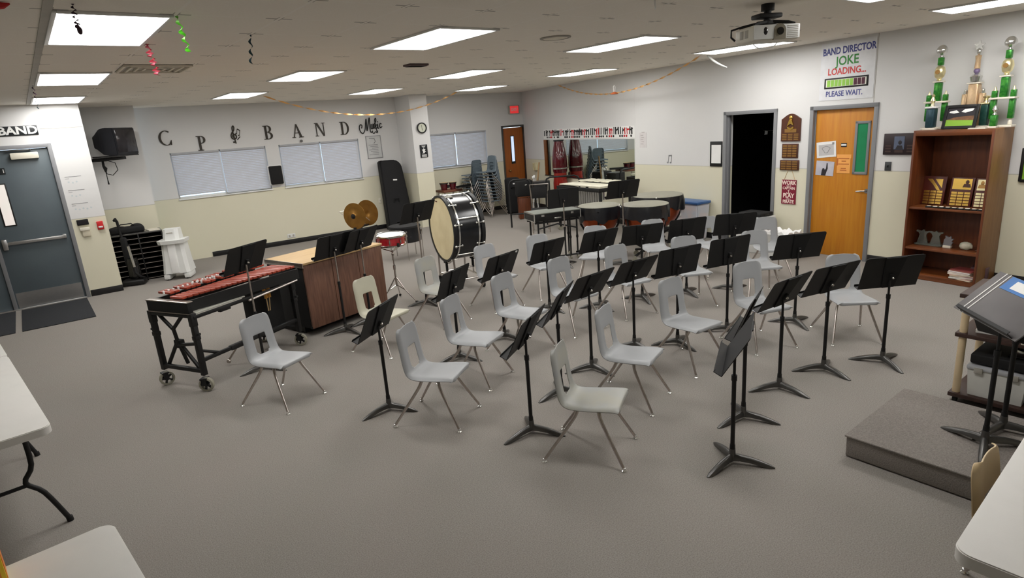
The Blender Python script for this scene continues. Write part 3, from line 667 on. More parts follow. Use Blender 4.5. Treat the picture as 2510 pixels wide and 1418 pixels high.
# ------------------------------------------------------------------ things on the back wall
def arc_poly(cx, cy, rx, ry, tw, a0, a1, n=22, thin=0.35):
    out = []; inn = []
    for i in range(n + 1):
        a = a0 + (a1 - a0) * i / n
        w = tw * (thin + (1 - thin) * abs(cos(a)))
        out.append((cx + rx * cos(a), cy + ry * sin(a))); inn.append((cx + (rx - w) * cos(a), cy + (ry - w * 0.8) * sin(a)))
    return out + inn[::-1]
H = 0.275
def letter_poly(ch):
    h = H; st = 0.042; th = 0.014
    bx = lambda x0, y0, x1, y1: [(x0, y0), (x1, y0), (x1, y1), (x0, y1)]
    if ch == 'P': return [bx(0.03, 0, 0.03 + st, h), bx(0, 0, 0.105, th), bx(0, h - th, 0.09, h), arc_poly(0.085, h * 0.74, 0.075, h * 0.26, st, -pi / 2, pi / 2), bx(0.06, h * 0.48, 0.09, h * 0.48 + th)]
    if ch == 'B': return [bx(0.03, 0, 0.03 + st, h), bx(0, 0, 0.1, th), bx(0, h - th, 0.1, h), arc_poly(0.09, h * 0.755, 0.072, h * 0.245, st, -pi / 2, pi / 2), arc_poly(0.09, h * 0.265, 0.088, h * 0.265, st, -pi / 2, pi / 2), bx(0.06, h * 0.51, 0.095, h * 0.51 + th)]
    if ch == 'D': return [bx(0.03, 0, 0.03 + st, h), bx(0, 0, 0.1, th), bx(0, h - th, 0.1, h), arc_poly(0.09, h / 2, 0.112, h / 2, st, -pi / 2, pi / 2)]
    if ch == 'N': return [bx(0.025, 0, 0.042, h), bx(0, 0, 0.07, th), bx(0, h - th, 0.06, h), [(0.025, h), (0.072, h), (0.2, 0), (0.17, 0)], bx(0.182, 0, 0.2, h), bx(0.155, h - th, 0.225, h)]
    if ch == 'A': return [[(0.03, 0), (0.05, 0), (0.118, h), (0.1, h)], [(0.095, h), (0.12, h), (0.215, 0), (0.165, 0)], bx(0, 0, 0.075, th), bx(0.14, 0, 0.24, th), bx(0.062, h * 0.32, 0.16, h * 0.32 + th)]
    if ch == 'C': return [[(x, h - y) for x, y in q] for q in (arc_poly(0.125, h / 2, 0.125, h / 2, st, rad(50), rad(305), 34), [(0.19, h * 0.98), (0.206, h * 0.98), (0.212, h * 0.66), (0.2, h * 0.66), (0.175, h * 0.83)])]
for ch, a, z, lab in (('C', -1.235, 2.232, 'large dark upside-down letter C at the left end of the wall lettering'), ('P', -1.87, 2.092, 'large dark letter P touching the top of the left window'), ('B', -3.13, 2.21, 'large dark letter B above the gap between two windows'),
                     ('A', -3.695, 2.204, 'large dark letter A above the right window'), ('N', -4.19, 2.2, 'large dark letter N above the right window, right of the A'), ('D', -4.74, 2.192, 'large dark letter D beside the Music script')):
    g = G()
    for q in letter_poly(ch): g.prism(q, 0.016, FRONT)
    o = g.obj('wall_letter', 'letter_dark'); tag(o, lab, 'letter', BACK.p(a, z, 0.001), BACK.rz, 'wooden letters on the back wall')
def clef_pts(k=1.0):
    P = [(0.0, -0.42), (-0.07, -0.47), (-0.1, -0.4), (-0.04, -0.36), (0.03, -0.41), (0.045, -0.5), (0.02, -0.3), (-0.015, 0.05), (-0.035, 0.34), (0.0, 0.47), (0.05, 0.5), (0.075, 0.4), (0.03, 0.25), (-0.08, 0.12), (-0.15, -0.02), (-0.13, -0.17), (-0.02, -0.24), (0.1, -0.19), (0.13, -0.07), (0.06, 0.02), (-0.04, -0.01), (-0.06, -0.1), (0.0, -0.15)]
    P = P[5:]; out = []
    n = len(P)
    for i in range(n - 1):
        p0 = P[max(i - 1, 0)]; p1 = P[i]; p2 = P[i + 1]; p3 = P[min(i + 2, n - 1)]
        for j in range(5):
            u = j / 5
            out.append(tuple(k * 0.5 * (2 * p1[q] + (p2[q] - p0[q]) * u + (2 * p0[q] - 5 * p1[q] + 4 * p2[q] - p3[q]) * u * u + (3 * p1[q] - p0[q] - 3 * p2[q] + p3[q]) * u ** 3) for q in (0, 1)))
    out.append((k * P[-1][0], k * P[-1][1])); return out
def smooth(P, m=5):
    out = []; n = len(P)
    for i in range(n - 1):
        p0 = P[max(i - 1, 0)]; p1 = P[i]; p2 = P[i + 1]; p3 = P[min(i + 2, n - 1)]
        for j in range(m):
            u = j / m
            out.append(tuple(0.5 * (2 * p1[q] + (p2[q] - p0[q]) * u + (2 * p0[q] - 5 * p1[q] + 4 * p2[q] - p3[q]) * u * u + (3 * p1[q] - p0[q] - 3 * p2[q] + p3[q]) * u ** 3) for q in range(len(p1))))
    out.append(tuple(P[-1])); return out
t = hang('clef_ornament', 'black treble clef ornament with small notes on the lettered wall', 'ornament', BACK, -2.59, 2.345)
g = G(); g.tube([(x - 0.03, -0.012, z) for x, z in clef_pts(0.34)], 0.012, 8); g.sphere((-0.05, -0.012, -0.14), 0.018); g.obj('clef', 'letter_dark', t)
g = G()
for (x0, z0) in ((0.03, 0.02), (0.075, -0.015)): g.tube([(x0, -0.012, z0), (x0 + 0.02, -0.012, z0 + 0.09)], 0.005, 6); g.sphere((x0 - 0.012, -0.012, z0), 0.014, (1.2, 0.6, 0.8))
g.tube([(0.05, -0.012, 0.11), (0.1, -0.012, 0.075)], 0.010, 6); g.tube([(0.02, -0.012, -0.1), (0.08, -0.012, -0.04)], 0.009, 6); g.obj('note', 'letter_dark', t)
t = hang('music_script', 'black metal script word Music at the right of the lettering', 'ornament', BACK, -5.445, 2.33, 0.012)
g = G(); Y = -0.012
def stroke(P, r=0.010): g.tube([(x, Y, z) for x, z in smooth(P, 6)], r, 7)
stroke([(-0.215, -0.03), (-0.2, 0.03), (-0.235, 0.05), (-0.265, 0.0), (-0.255, -0.09), (-0.2, -0.14), (-0.14, -0.06), (-0.085, 0.17), (-0.095, -0.09), (-0.05, 0.05), (-0.005, 0.19), (-0.02, -0.05), (-0.005, -0.13), (0.04, -0.1)], 0.011)
stroke([(0.02, 0.05), (0.01, -0.04), (0.04, -0.05), (0.065, 0.05), (0.062, -0.04), (0.08, -0.045)], 0.011)
g.tube([(x + 0.125, Y, z + 0.02) for x, z in clef_pts(0.3)], 0.010, 7)
stroke([(0.175, 0.05), (0.175, -0.05), (0.2, -0.045)], 0.011); g.sphere((0.176, Y, 0.09), 0.013)
stroke([(0.265, 0.035), (0.235, 0.05), (0.215, 0.0), (0.235, -0.045), (0.275, -0.015)], 0.011)
stroke([(0.02, -0.12), (0.06, -0.16), (0.1, -0.12), (0.14, -0.15), (0.16, -0.1)], 0.008)
g.obj('script_word', 'ink', t)
t = hang('poster', 'grey framed text poster under the Music script', 'poster', BACK, -5.475, 1.875)
g = G(); g.box((0, -0.006, 0), (0.36, 0.012, 0.5)); g.obj('sheet', mat('poster_grey', (198, 199, 198), 0.6), t)
g = G()
for (x, z, sx, sz) in ((0, 0.243, 0.36, 0.014), (0, -0.243, 0.36, 0.014), (0.173, 0, 0.014, 0.5), (-0.173, 0, 0.014, 0.5)): g.box((x, -0.012, z), (sx, 0.008, sz))
g.obj('border', 'ink_soft', t)
g = G(); g.tube([(-0.1, -0.014, 0.2), (0.02, -0.014, 0.19), (0.04, -0.014, 0.12), (0.0, -0.014, 0.08)], 0.008, 6)
for i in range(7): g.box((0.0 + 0.02 * ((i * 7) % 3 - 1), -0.013, 0.05 - i * 0.036), (0.22 - 0.03 * (i % 3), 0.002, 0.012))
g.obj('print', 'ink_soft', t)
t = hang('wall_speaker', 'black rectangular wall speaker between the two blinded windows', 'speaker', BACK, -3.228, 1.482)
g = G(); g.box((0, -0.05, 0), (0.25, 0.1, 0.375), bev=0.022, seg=3); g.obj('grille', 'black_matte', t)
g = G(); g.box((0, -0.014, 0), (0.285, 0.028, 0.41), bev=0.02, seg=3); g.obj('rim', 'white_paint', t)
t = hang('wall_sensor', 'tiny dark round sensor just above the right window', 'sensor', BACK, -3.866, 2.128)
g = G(); g.cyl((0, 0, 0), (0, -0.03, 0), 0.028); g.obj('sensor_body', 'gun', t)
t = hang('wall_outlet', 'low white double outlet plate above the back baseboard', 'outlet', BACK, -3.34, 0.175)
g = G(); g.box((0, -0.006, 0), (0.17, 0.012, 0.085), bev=0.004); g.obj('plate', 'white_plastic', t)
g = G(); [g.box((x, -0.013, 0), (0.035, 0.004, 0.045), bev=0.002) for x in (-0.04, 0.04)]; g.obj('sockets', 'vent_grey', t)
# cymbal-side small switch plate
t = hang('switch_plate', 'small pale switch plate right of the cymbals', 'switch', BACK, -5.45, 0.66)
g = G(); g.box((0, -0.006, 0), (0.07, 0.012, 0.115), bev=0.004); g.obj('plate', 'paper_aged', t)
g = G(); g.box((0, -0.014, 0), (0.012, 0.012, 0.028), bev=0.002); g.obj('toggle', 'vent_grey', t)
# column
cface = Wall(86.076, 12.697)
t = thing('wall_clock', 'round black rimmed clock on the column', 'clock', cface.p(-6.33, 2.215, 0.002), BACK.rz)
g = G(); g.lathe([(0.1, 0.0), (0.118, 0.006), (0.118, 0.03), (0.1, 0.036), (0.092, 0.024)], 36, FRONT); g.obj('rim', 'black', t)
g = G(); g.cyl((0, -0.004, 0), (0, -0.02, 0), 0.1, n=36); g.obj('dial', mat('dial', (206, 208, 190), 0.5), t)
g = G(); g.box((0, -0.023, 0.03), (0.006, 0.003, 0.065)); g.box((0.0, -0.023, -0.03), (0.008, 0.003, 0.05)); g.obj('hand', 'ink', t)
t = thing('wall_sign', 'small black poster with a white figure on the column below the clock', 'sign', cface.p(-6.325, 1.71, 0.002), BACK.rz)
g = G(); g.box((0, -0.005, 0), (0.185, 0.01, 0.28)); g.obj('board', 'sign_black', t)
g = G(); g.prism([(-0.05, -0.06), (-0.02, -0.045), (-0.03, 0.0), (-0.05, 0.02), (-0.01, 0.03), (0.0, 0.07), (0.012, 0.03), (0.045, 0.03), (0.02, 0.0), (0.05, -0.03), (0.02, -0.03), (0.01, -0.06)], 0.003, at(0, -0.01, 0.01) @ FRONT)
for i in range(3): g.box((0, -0.011, 0.115 - i * 0.016), (0.1 - 0.02 * i, 0.002, 0.007))
for i in range(4): g.box((0, -0.011, -0.078 - i * 0.016), (0.12, 0.002, 0.008))
g.obj('print', 'paper', t)
t = hang('exit_sign', 'lit red exit sign above the far corner door', 'exit sign', BACK, -9.38, 2.505)
g = G(); g.box((0, -0.04, 0), (0.31, 0.07, 0.21), bev=0.008); g.obj('housing', 'vent_grey', t)
g = G(); g.box((-0.01, -0.078, 0), (0.26, 0.006, 0.18)); g.obj('face', 'exit_red', t)
text('EXIT', 0.1, -0.01, 0.0, 'paper', t, y=-0.082, bold=0.02)

# ------------------------------------------------------------------ things on the right wall
t = hang('joke_poster', 'white band director joke poster with a loading bar above the doors', 'poster', RIGHT, 4.97, 2.53)
g = G(); g.box((0.0, -0.003, 0.0), (0.74, 0.006, 0.74)); g.obj('sheet', mat('poster_white', (222, 223, 226), 0.35), t)
text('BAND DIRECTOR', 0.122, 0.01, 0.26, 'blue_ink', t, y=-0.006, bold=0.03, rot=0.02, sx=0.74)
text('JOKE', 0.16, 0.0, 0.125, 'green_ink', t, y=-0.006, bold=0.02, rot=0.02, sx=0.86)
text('LOADING...', 0.118, 0.0, -0.005, 'red_ink', t, y=-0.006, bold=0.02, sx=0.86)
text('PLEASE WAIT.', 0.098, -0.02, -0.29, 'blue_ink', t, y=-0.006, bold=0.02, sx=0.84)
g = G(); g.box((0, -0.008, -0.15), (0.60, 0.006, 0.135), bev=0.003); lb = g.obj('loading_bar', 'ink', t)
g = G(); g.box((0, -0.0115, -0.15), (0.55, 0.003, 0.095)); g.obj('bar_field', mat('pale_field', (236, 236, 224), 0.6), lb)
for i in range(10):
    g = G(); g.box((-0.236 + i * 0.0525, -0.0135, -0.15), (0.044, 0.003, 0.084)); g.obj('bar_block', 'lime' if i < 7 else 'wine', lb)
t = hang('clipboard', 'black framed board with white sheet left of the dark doorway', 'clipboard', RIGHT, 7.11, 1.435)
g = G(); g.box((0, -0.01, 0), (0.25, 0.02, 0.41), bev=0.008); g.obj('board', 'black', t)
g = G(); g.box((0.01, -0.0215, 0.0), (0.195, 0.003, 0.30)); g.obj('sheet', 'paper', t)
# award plaques between the doors
t = hang('award_plaque', 'arched dark wood award plaque with gold figure, topmost between the doors', 'plaque', RIGHT, 5.745, 1.80)
g = G(); pts = [(-0.155, -0.175), (0.155, -0.175), (0.155, 0.14)] + [(0.155 - 0.31 * u, 0.14 + 0.075 * sin(pi * u) ** 1.2) for u in [i / 12 for i in range(1, 12)]] + [(-0.155, 0.14)]
g.prism(pts, 0.02, FRONT); g.obj('board', 'plaque', t)
g = G(); g.sphere((0.0, -0.026, 0.155), 0.028, (1, 0.4, 1.2)); g.prism([(-0.055, 0.04), (0.0, 0.075), (0.05, 0.05), (0.03, 0.1), (0.02, 0.13), (-0.02, 0.13)], 0.016, at(0, -0.02) @ FRONT); g.prism([(-0.055, 0.035), (-0.05, 0.01), (0.0, -0.018), (0.05, 0.01), (0.05, 0.035), (0, 0.012)], 0.012, at(0, -0.02) @ FRONT); g.obj('figure', 'gold', t)
g = G(); g.box((0, -0.022, -0.025), (0.19, 0.004, 0.05)); g.obj('title_plate', 'bronze', t)
for r in range(4):
    for c in range(3):
        g = G(); g.box((-0.095 + 0.095 * c, -0.022, -0.075 - r * 0.025), (0.075, 0.004, 0.016)); g.obj('name_plate', 'bronze', t)
def name_board(label, a, z, w, h, rows, cols):
    t = hang('name_plaque', label, 'plaque', RIGHT, a, z)
    g = G(); g.box((0, -0.01, 0), (w, 0.02, h), bev=0.005); g.obj('board', 'plaque', t)
    for r in range(rows):
        for c in range(cols):
            pw = w * 0.9 / cols; ph = h * 0.88 / rows
            g = G(); g.box(((c - (cols - 1) / 2) * pw, -0.022, (r - (rows - 1) / 2) * ph), (pw * 0.84, 0.004, ph * 0.66)); g.obj('name_plate', 'bronze', t)
name_board('rectangular wood plaque with five rows of brass plates, middle between the doors', 5.745, 1.486, 0.26, 0.205, 5, 3)
name_board('wide wood plaque with four rows of brass plates above the maroon sign', 5.745, 1.279, 0.31, 0.15, 4, 3)
t = hang('hanging_sign', 'maroon hanging sign reading work like a captain play like a pirate', 'sign', RIGHT, 5.735, 0.882)
g = G(); g.box((0, -0.006, 0), (0.235, 0.012, 0.36)); g.obj('board', 'maroon_sign', t)
for s_, sz, z, b in (('WORK', 0.082, 0.135, 0.03), ('LIKE A', 0.03, 0.09, 0.0), ('CAPTAIN', 0.054, 0.055, 0.02), ('PLAY', 0.09, -0.055, 0.03), ('LIKE A', 0.03, -0.105, 0.0), ('PIRATE', 0.066, -0.145, 0.03)):
    text(s_, sz, 0, z, 'cream_ink', t, y=-0.0125, bold=b, sx=0.9)
g = G(); g.box((0, -0.0135, 0.005), (0.008, 0.003, 0.05)); g.tube([(0.03 * cos(a), -0.0135, -0.005 - 0.022 * sin(a)) for a in [pi * i / 10 for i in range(11)]], 0.004, 6); g.box((0, -0.0135, 0.02), (0.03, 0.003, 0.006)); g.obj('anchor', 'cream_ink', t)
g = G(); g.tube([(-0.09, -0.004, 0.18), (-0.03, -0.004, 0.325)], 0.003, 6); g.tube([(0.09, -0.004, 0.18), (0.03, -0.004, 0.325)], 0.003, 6); g.obj('cord', 'tan', t)
# papers on the oak door
OD = -0.0255 - 0.06
t = hang('taped_paper', 'white drawing sheet taped high on the orange oak door', 'paper', RIGHT, 5.21, 1.50, 0.0); t.location = RIGHT.p(5.21, 1.50, -0.035); t.rotation_euler = (0, rad(-5), RIGHT.rz)
g = G(); g.box((0, -0.0015, 0), (0.285, 0.003, 0.215)); g.obj('sheet', 'paper', t)
g = G(); g.box((0.0, -0.004, -0.005), (0.22, 0.002, 0.15)); dr = g.obj('drawing', mat('pencil_grey', (192, 190, 190), 0.7), t)
g = G(); g.tube([(0.05 * cos(a) * (1 + 0.3 * sin(3 * a)), -0.006, 0.045 * sin(a)) for a in [2 * pi * i / 30 for i in range(30)]], 0.003, 5, closed=True); g.box((0.105, -0.005, 0.075), (0.03, 0.002, 0.03)); g.obj('pencil_line', 'ink_soft', dr)
t = hang('photo_print', 'photo of a person with raised arm taped on the oak door', 'photo', RIGHT, 5.215, 1.24, -0.035); t.rotation_euler = (0, rad(3), RIGHT.rz)
g = G(); g.box((0, -0.0015, 0), (0.265, 0.003, 0.2)); g.obj('print', 'photo_sky', t)
g = G(); g.prism([(-0.045, -0.098), (0.02, -0.098), (0.03, -0.05), (0.045, 0.0), (0.035, 0.075), (0.022, 0.075), (0.02, 0.0), (0.005, -0.02), (-0.01, 0.0), (-0.03, 0.0), (-0.04, -0.03)], 0.002, at(0, -0.003) @ FRONT); g.obj('silhouette', 'photo_dark', t)
t = hang('notice_sheet', 'peach notice sheet beside the green window of the oak door', 'paper', RIGHT, 4.945, 1.305, -0.035)
g = G(); g.box((0, -0.0015, -0.02), (0.185, 0.003, 0.21)); g.box((0.0, -0.002, 0.105), (0.2, 0.002, 0.05)); g.obj('sheet', 'peach', t)
g = G(); [g.box((0.0, -0.0045, z), (w, 0.002, 0.012)) for z, w in ((0.075, 0.15), (0.04, 0.06), (-0.0, 0.15), (-0.06, 0.07), (-0.085, 0.09))]; g.box((-0.09, -0.004, 0.03), (0.02, 0.002, 0.1)); g.obj('print', mat('rust_ink', (190, 106, 48), 0.7), t)
t = hang('door_label', 'small black and white label above the peach notice', 'label', RIGHT, 4.96, 1.562, -0.035)
g = G(); g.box((0, -0.002, 0), (0.078, 0.004, 0.052)); g.obj('plate', 'ink', t)
g = G(); g.box((0, -0.0045, 0), (0.07, 0.002, 0.022)); g.obj('stripe', 'paper', t)
t = hang('photo_plaque', 'dark wall plaque with a small portrait left of the bookcase', 'plaque', RIGHT, 4.21, 1.57)
g = G(); g.box((0, -0.012, 0), (0.39, 0.024, 0.265), bev=0.006); g.obj('board', mat('ebony_board', (40, 26, 30), 0.4), t)
g = G(); g.box((0.0, -0.026, 0.015), (0.125, 0.004, 0.16)); ph = g.obj('portrait', mat('slate_photo', (92, 102, 124), 0.4), t)
g = G(); g.sphere((0.01, -0.029, 0.02), 0.022, (1, 0.12, 1.2)); g.prism([(-0.04, -0.06), (0.05, -0.06), (0.035, -0.015), (-0.02, -0.015)], 0.002, at(0, -0.028) @ FRONT); g.obj('figure', 'photo_dark', ph)
g = G(); [g.box((x, -0.025, z), (0.07, 0.003, 0.02)) for x in (-0.13, 0.13) for z in (-0.02, -0.055, -0.09)]; g.box((0, -0.025, -0.09), (0.1, 0.003, 0.03)); g.obj('name_plate', mat('dull_plate', (66, 48, 44), 0.4), t)
t = hang('light_switch', 'dark double light switch on the wall under the photo plaque', 'switch', RIGHT, 4.333, 1.292)
g = G(); g.box((0, -0.006, 0), (0.078, 0.012, 0.115), bev=0.004); g.obj('plate', mat('grey_plate', (70, 72, 74), 0.4, 0.3), t)
g = G(); g.box((0.0, -0.015, 0), (0.014, 0.014, 0.028), bev=0.002); g.obj('toggle', 'black', t)
t = hang('framed_picture', 'black framed picture on the wall at the right picture edge', 'picture', RIGHT, 2.73, 1.335)
g = G(); [g.box((x, -0.012, 0), (0.03, 0.024, 0.36), bev=0.004) for x in (-0.185, 0.185)]; [g.box((0, -0.012, z), (0.37, 0.024, 0.03), bev=0.004) for z in (-0.17, 0.17)]; g.obj('frame', 'black', t)
g = G(); g.box((0, -0.008, 0), (0.36, 0.008, 0.33)); g.obj('picture', 'photo_green', t)
t = hang('wall_paper', 'small pinned sheet with faint marks right of the mirror', 'paper', RIGHT, 8.853, 1.685)
g = G(); g.box((0, -0.002, 0), (0.19, 0.004, 0.28)); g.obj('sheet', 'poster_grey' if 'poster_grey' in M else mat('faint_sheet', (212, 208, 208), 0.7), t)
g = G(); g.box((0.0, -0.004, 0.145), (0.07, 0.006, 0.014)); [g.box((-0.03 + 0.02 * (i % 2), -0.0045, 0.09 - 0.04 * i), (0.07, 0.002, 0.012)) for i in range(5)]; g.obj('print', mat('faint_ink', (176, 168, 168), 0.7), t)
t = hang('note_decal', 'tiny paired music note decal on the wall left of the board', 'decal', RIGHT, 8.17, 1.335)
g = G()
for x in (-0.035, 0.035): g.tube([(x, -0.004, -0.05), (x + 0.015, -0.004, 0.07)], 0.005, 6); g.sphere((x - 0.014, -0.004, -0.055), 0.02, (1.1, 0.25, 0.8))
g.tube([(-0.02, -0.004, 0.07), (0.05, -0.004, 0.075)], 0.009, 6); g.obj('note', 'ink_soft', t)
# mirror with note border (far stretch of the right wall)
t = hang('wall_mirror', 'large frameless wall mirror behind the percussion', 'mirror', FAR, 11.945, 1.30)
g = G(); g.box((0, -0.006, -0.01), (3.83, 0.012, 0.85)); g.obj('mirror_panel', 'mirror', t)
g = G(); g.box((0, -0.012, -0.445), (3.85, 0.024, 0.02), bev=0.003); g.obj('bottom_channel', 'black', t)
t = hang('note_border', 'paper border strip of black and red music notes above the mirror', 'border', FAR, 11.935, 1.848)
g = G(); g.box((0, -0.003, 0.0), (3.83, 0.006, 0.225)); g.obj('strip', 'paper', t)
gb, gr = G(), G(); x = -1.86
rnd = random.Random(5); i = 0
while x < 1.86:
    q = gr if (i % 7 in (4, 5)) else gb
    w = rnd.choice((0.03, 0.045, 0.06)); h0 = rnd.choice((0.0, -0.02))
    q.box((x, -0.0075, 0.03 + h0 / 2), (w * 0.7, 0.003, 0.145 + h0), (0, rnd.uniform(-0.12, 0.12), 0))
    if rnd.random() < 0.65: q.sphere((x - 0.02, -0.008, -0.075), 0.03, (1.0, 0.12, 0.75), 12)
    if rnd.random() < 0.45: q.box((x + 0.05, -0.0072, 0.05), (0.1, 0.003, 0.03), (0, rnd.uniform(-0.6, 0.6), 0))
    x += rnd.choice((0.062, 0.075, 0.095)); i += 1
gb.obj('black_notes', 'ink', t); gr.obj('red_notes', 'red', t)
t = hang('wall_phone', 'cream wall phone on the far right wall left of the mirror', 'phone', FAR, 14.35, 1.05)
g = G(); g.box((0, -0.03, 0), (0.14, 0.06, 0.2), bev=0.012); g.obj('base', mat('cream_phone', (216, 206, 170), 0.5), t)
g = G(); g.tube([(-0.03, -0.075, 0.09), (-0.045, -0.085, 0.0), (-0.03, -0.075, -0.09)], [0.026, 0.016, 0.026], 10); g.obj('handset', mat('cream_phone2', (206, 194, 156), 0.5), t)
# faint paper garland inside the unlit room
t = thing('paper_garland', 'faint paper shapes strung inside the dark doorway', 'garland', RIGHT.p(6.45, 1.66, -1.2), RIGHT.rz)
for i in range(8):
    g = G(); g.prism([(-0.03, 0), (0.03, 0.005), (0.035, 0.06), (-0.02, 0.07)], 0.003, at(-0.62 + i * 0.17, 0, 0.015 * ((i * 5) % 3)) @ FRONT); g.obj('paper_shape', 'paper', t)
g = G(); g.tube([(-0.68, 0, 0.07), (0, 0, 0.06), (0.68, 0, 0.075)], 0.003, 5); g.obj('string', 'ink_soft', t)

# ------------------------------------------------------------------ bookcase and its contents
BC = 3.428; BW, BD, BH = 0.80, 0.45, 1.752
def bs(x, z, out): return RIGHT.p(BC - x, z, out)       # x to the viewer's right from the bookcase middle, out = distance from the wall
t = thing('bookcase', 'tall red walnut bookcase holding plaques and trophies by the oak door', 'bookcase', RIGHT.p(BC, 0, 0.0), RIGHT.rz)
for sx, mt_ in ((-1, 'walnut'), (1, 'walnut_lt')):
    g = G(); g.box((sx * (BW / 2 - 0.011), -BD / 2 - 0.015, BH / 2), (0.022, BD, BH), bev=0.002); g.obj('side_panel', mt_, t)
    g = G(); g.box((sx * (BW / 2 - 0.011), -BD - 0.021, BH / 2), (0.024, 0.012, BH), bev=0.002); g.obj('front_stile', 'walnut', t)
g = G(); g.box((0, -BD / 2 - 0.015, BH - 0.012), (BW - 0.044, BD, 0.024), bev=0.002); g.obj('top_board', 'walnut_h', t)
g = G(); g.box((0, -BD - 0.021, BH - 0.03), (BW - 0.046, 0.012, 0.06), bev=0.002); g.obj('top_rail', 'walnut_h', t)
g = G(); g.box((0, -0.021, BH / 2), (BW - 0.044, 0.008, BH - 0.03)); g.obj('back_panel', 'walnut', t)
SH1, SH2, SH0 = 0.868, 0.385, 0.065
for z in (SH1, SH2):
    g = G(); g.box((0, -BD / 2 - 0.02, z - 0.012), (BW - 0.046, BD - 0.01, 0.024), bev=0.002); g.obj('shelf', 'walnut_h', t)
g = G(); g.box((0, -BD / 2 - 0.02, SH0 - 0.012), (BW - 0.046, BD - 0.01, 0.024), bev=0.002); g.obj('bottom_shelf', 'walnut_h', t)
g = G(); g.box((0, -BD - 0.005, 0.03), (BW - 0.046, 0.014, 0.052)); g.obj('kick_board', 'walnut_h', t)
# plaques leaning on the upper shelf
def leaning_plaque(label, x, w, h, kind):
    t = thing('award_plaque', label, 'plaque', bs(x, SH1 + 0.002, 0.20), RIGHT.rz, 'award plaques on the bookcase shelf')
    t.rotation_euler = (rad(-9), 0, RIGHT.rz)
    g = G(); g.box((0, -0.009, h / 2), (w, 0.018, h), bev=0.004); g.obj('board', mat('rosewood_board', (84, 34, 26), 0.3) if 'rb' not in M else M['rb'], t)
    if kind == 'arrow':
        g = G(); g.prism([(-0.085, 0.135), (-0.03, 0.135), (0.05, 0.035), (0.07, 0.0), (0.03, 0.01), (-0.02, 0.075)], 0.004, at(0, -0.019, h * 0.5) @ FRONT); g.prism([(0.0, 0.135), (0.085, 0.135), (0.085, 0.03)], 0.003, at(0, -0.019, h * 0.5) @ FRONT); g.obj('emblem', 'gold', t)
    else:
        g = G(); g.box((0, -0.020, h * 0.77), (w * 0.82, 0.004, h * 0.37)); e = g.obj('title_plate', 'gold_light' if kind == 'right' else 'gold', t)
        g = G(); fx = 0.05 if kind == 'mid' else -0.04
        g.sphere((fx, -0.023, h * 0.84), 0.02, (0.9, 0.12, 1.2)); g.prism([(-0.042, 0), (0.042, 0), (0.03, 0.04), (-0.03, 0.04)], 0.002, at(fx, -0.0225, h * 0.66) @ FRONT); g.obj('engraved_bust', 'bronze' if kind == 'right' else 'plaque', e)
    rows = 5
    for r in range(rows):
        for c in range(3):
            g = G(); g.box(((c - 1) * w * 0.285, -0.020, h * 0.06 + r * h * 0.1), (w * 0.25, 0.004, h * 0.075)); g.obj('name_plate', 'gold_light' if kind == 'right' else 'gold', t)
leaning_plaque('gold plated award plaque with a diagonal emblem, left on the upper shelf', -0.255, 0.245, 0.335, 'arrow')
leaning_plaque('gold plated award plaque with a bust on its right, middle of the upper shelf', 0.035, 0.235, 0.33, 'mid')
leaning_plaque('pale gold award plaque with a bust on its left, right on the upper shelf', 0.275, 0.215, 0.325, 'right')
for i in range(9):
    t = thing('medal', 'round white medal, number %s from the left along the shelf edge' % ('one', 'two', 'three', 'four', 'five', 'six', 'seven', 'eight', 'nine')[i], 'medal', bs(-0.18 + i * 0.066, SH1 + 0.001, 0.42), RIGHT.rz, 'medals along the shelf edge')
    g = G(); g.box((0, 0, 0.009), (0.062, 0.05, 0.018), bev=0.003); g.obj('case', 'black', t)
    g = G(); g.lathe([(0.0, 0.022), (0.02, 0.022), (0.023, 0.017)], 20, at(0, -0.002) @ Matrix.Diagonal((1.05, 0.9, 1, 1))); g.obj('disc', 'marble', t)
# lower shelf keepsakes
def acrylic(label, x):
    t = thing('acrylic_award', label, 'award', bs(x, SH2 + 0.001, 0.26), RIGHT.rz, 'clear acrylic awards')
    g = G(); g.box((0, 0, 0.01), (0.15, 0.07, 0.02), bev=0.003); g.obj('base', 'acrylic', t)
    g = G(); g.prism([(-0.06, 0.0), (0.06, 0.0), (0.035, 0.1), (0.05, 0.13), (0.075, 0.14), (0.07, 0.155), (0.02, 0.145), (0.0, 0.165), (-0.02, 0.145), (-0.07, 0.155), (-0.075, 0.14), (-0.05, 0.13), (-0.035, 0.1)], 0.02, at(0, 0.01, 0.02) @ FRONT); g.obj('figure', 'acrylic', t)
acrylic('clear acrylic award, leftmost on the lower shelf', -0.285); acrylic('clear acrylic award, second on the lower shelf beside the first', -0.14)
t = thing('star_award', 'jagged grey glass award on a white base in the lower shelf middle', 'award', bs(0.0, SH2 + 0.001, 0.28), RIGHT.rz)
g = G(); g.box((0, 0, 0.014), (0.085, 0.05, 0.028), bev=0.003); g.obj('base', 'marble', t)
g = G(); g.prism([(-0.05, 0.0), (0.03, 0.0), (0.05, 0.04), (0.035, 0.05), (0.055, 0.085), (0.03, 0.085), (0.025, 0.115), (0.0, 0.1), (-0.035, 0.115), (-0.03, 0.085), (-0.045, 0.07)], 0.02, at(0.005, 0.01, 0.028) @ FRONT); g.obj('glass', mat('smoky_glass', (150, 148, 152), 0.1, trans=0.3), t)
t = thing('geode', 'pale irregular stone keepsake on the lower shelf', 'stone', bs(0.19, SH2 + 0.001, 0.28), RIGHT.rz)
g = G(); g.sphere((0, 0, 0.045), 0.06, (1.15, 0.6, 0.75), 14)
for v in g.bm.verts: v.co += Vector((rnd.uniform(-1, 1), rnd.uniform(-1, 1), rnd.uniform(-0.6, 1))) * 0.006
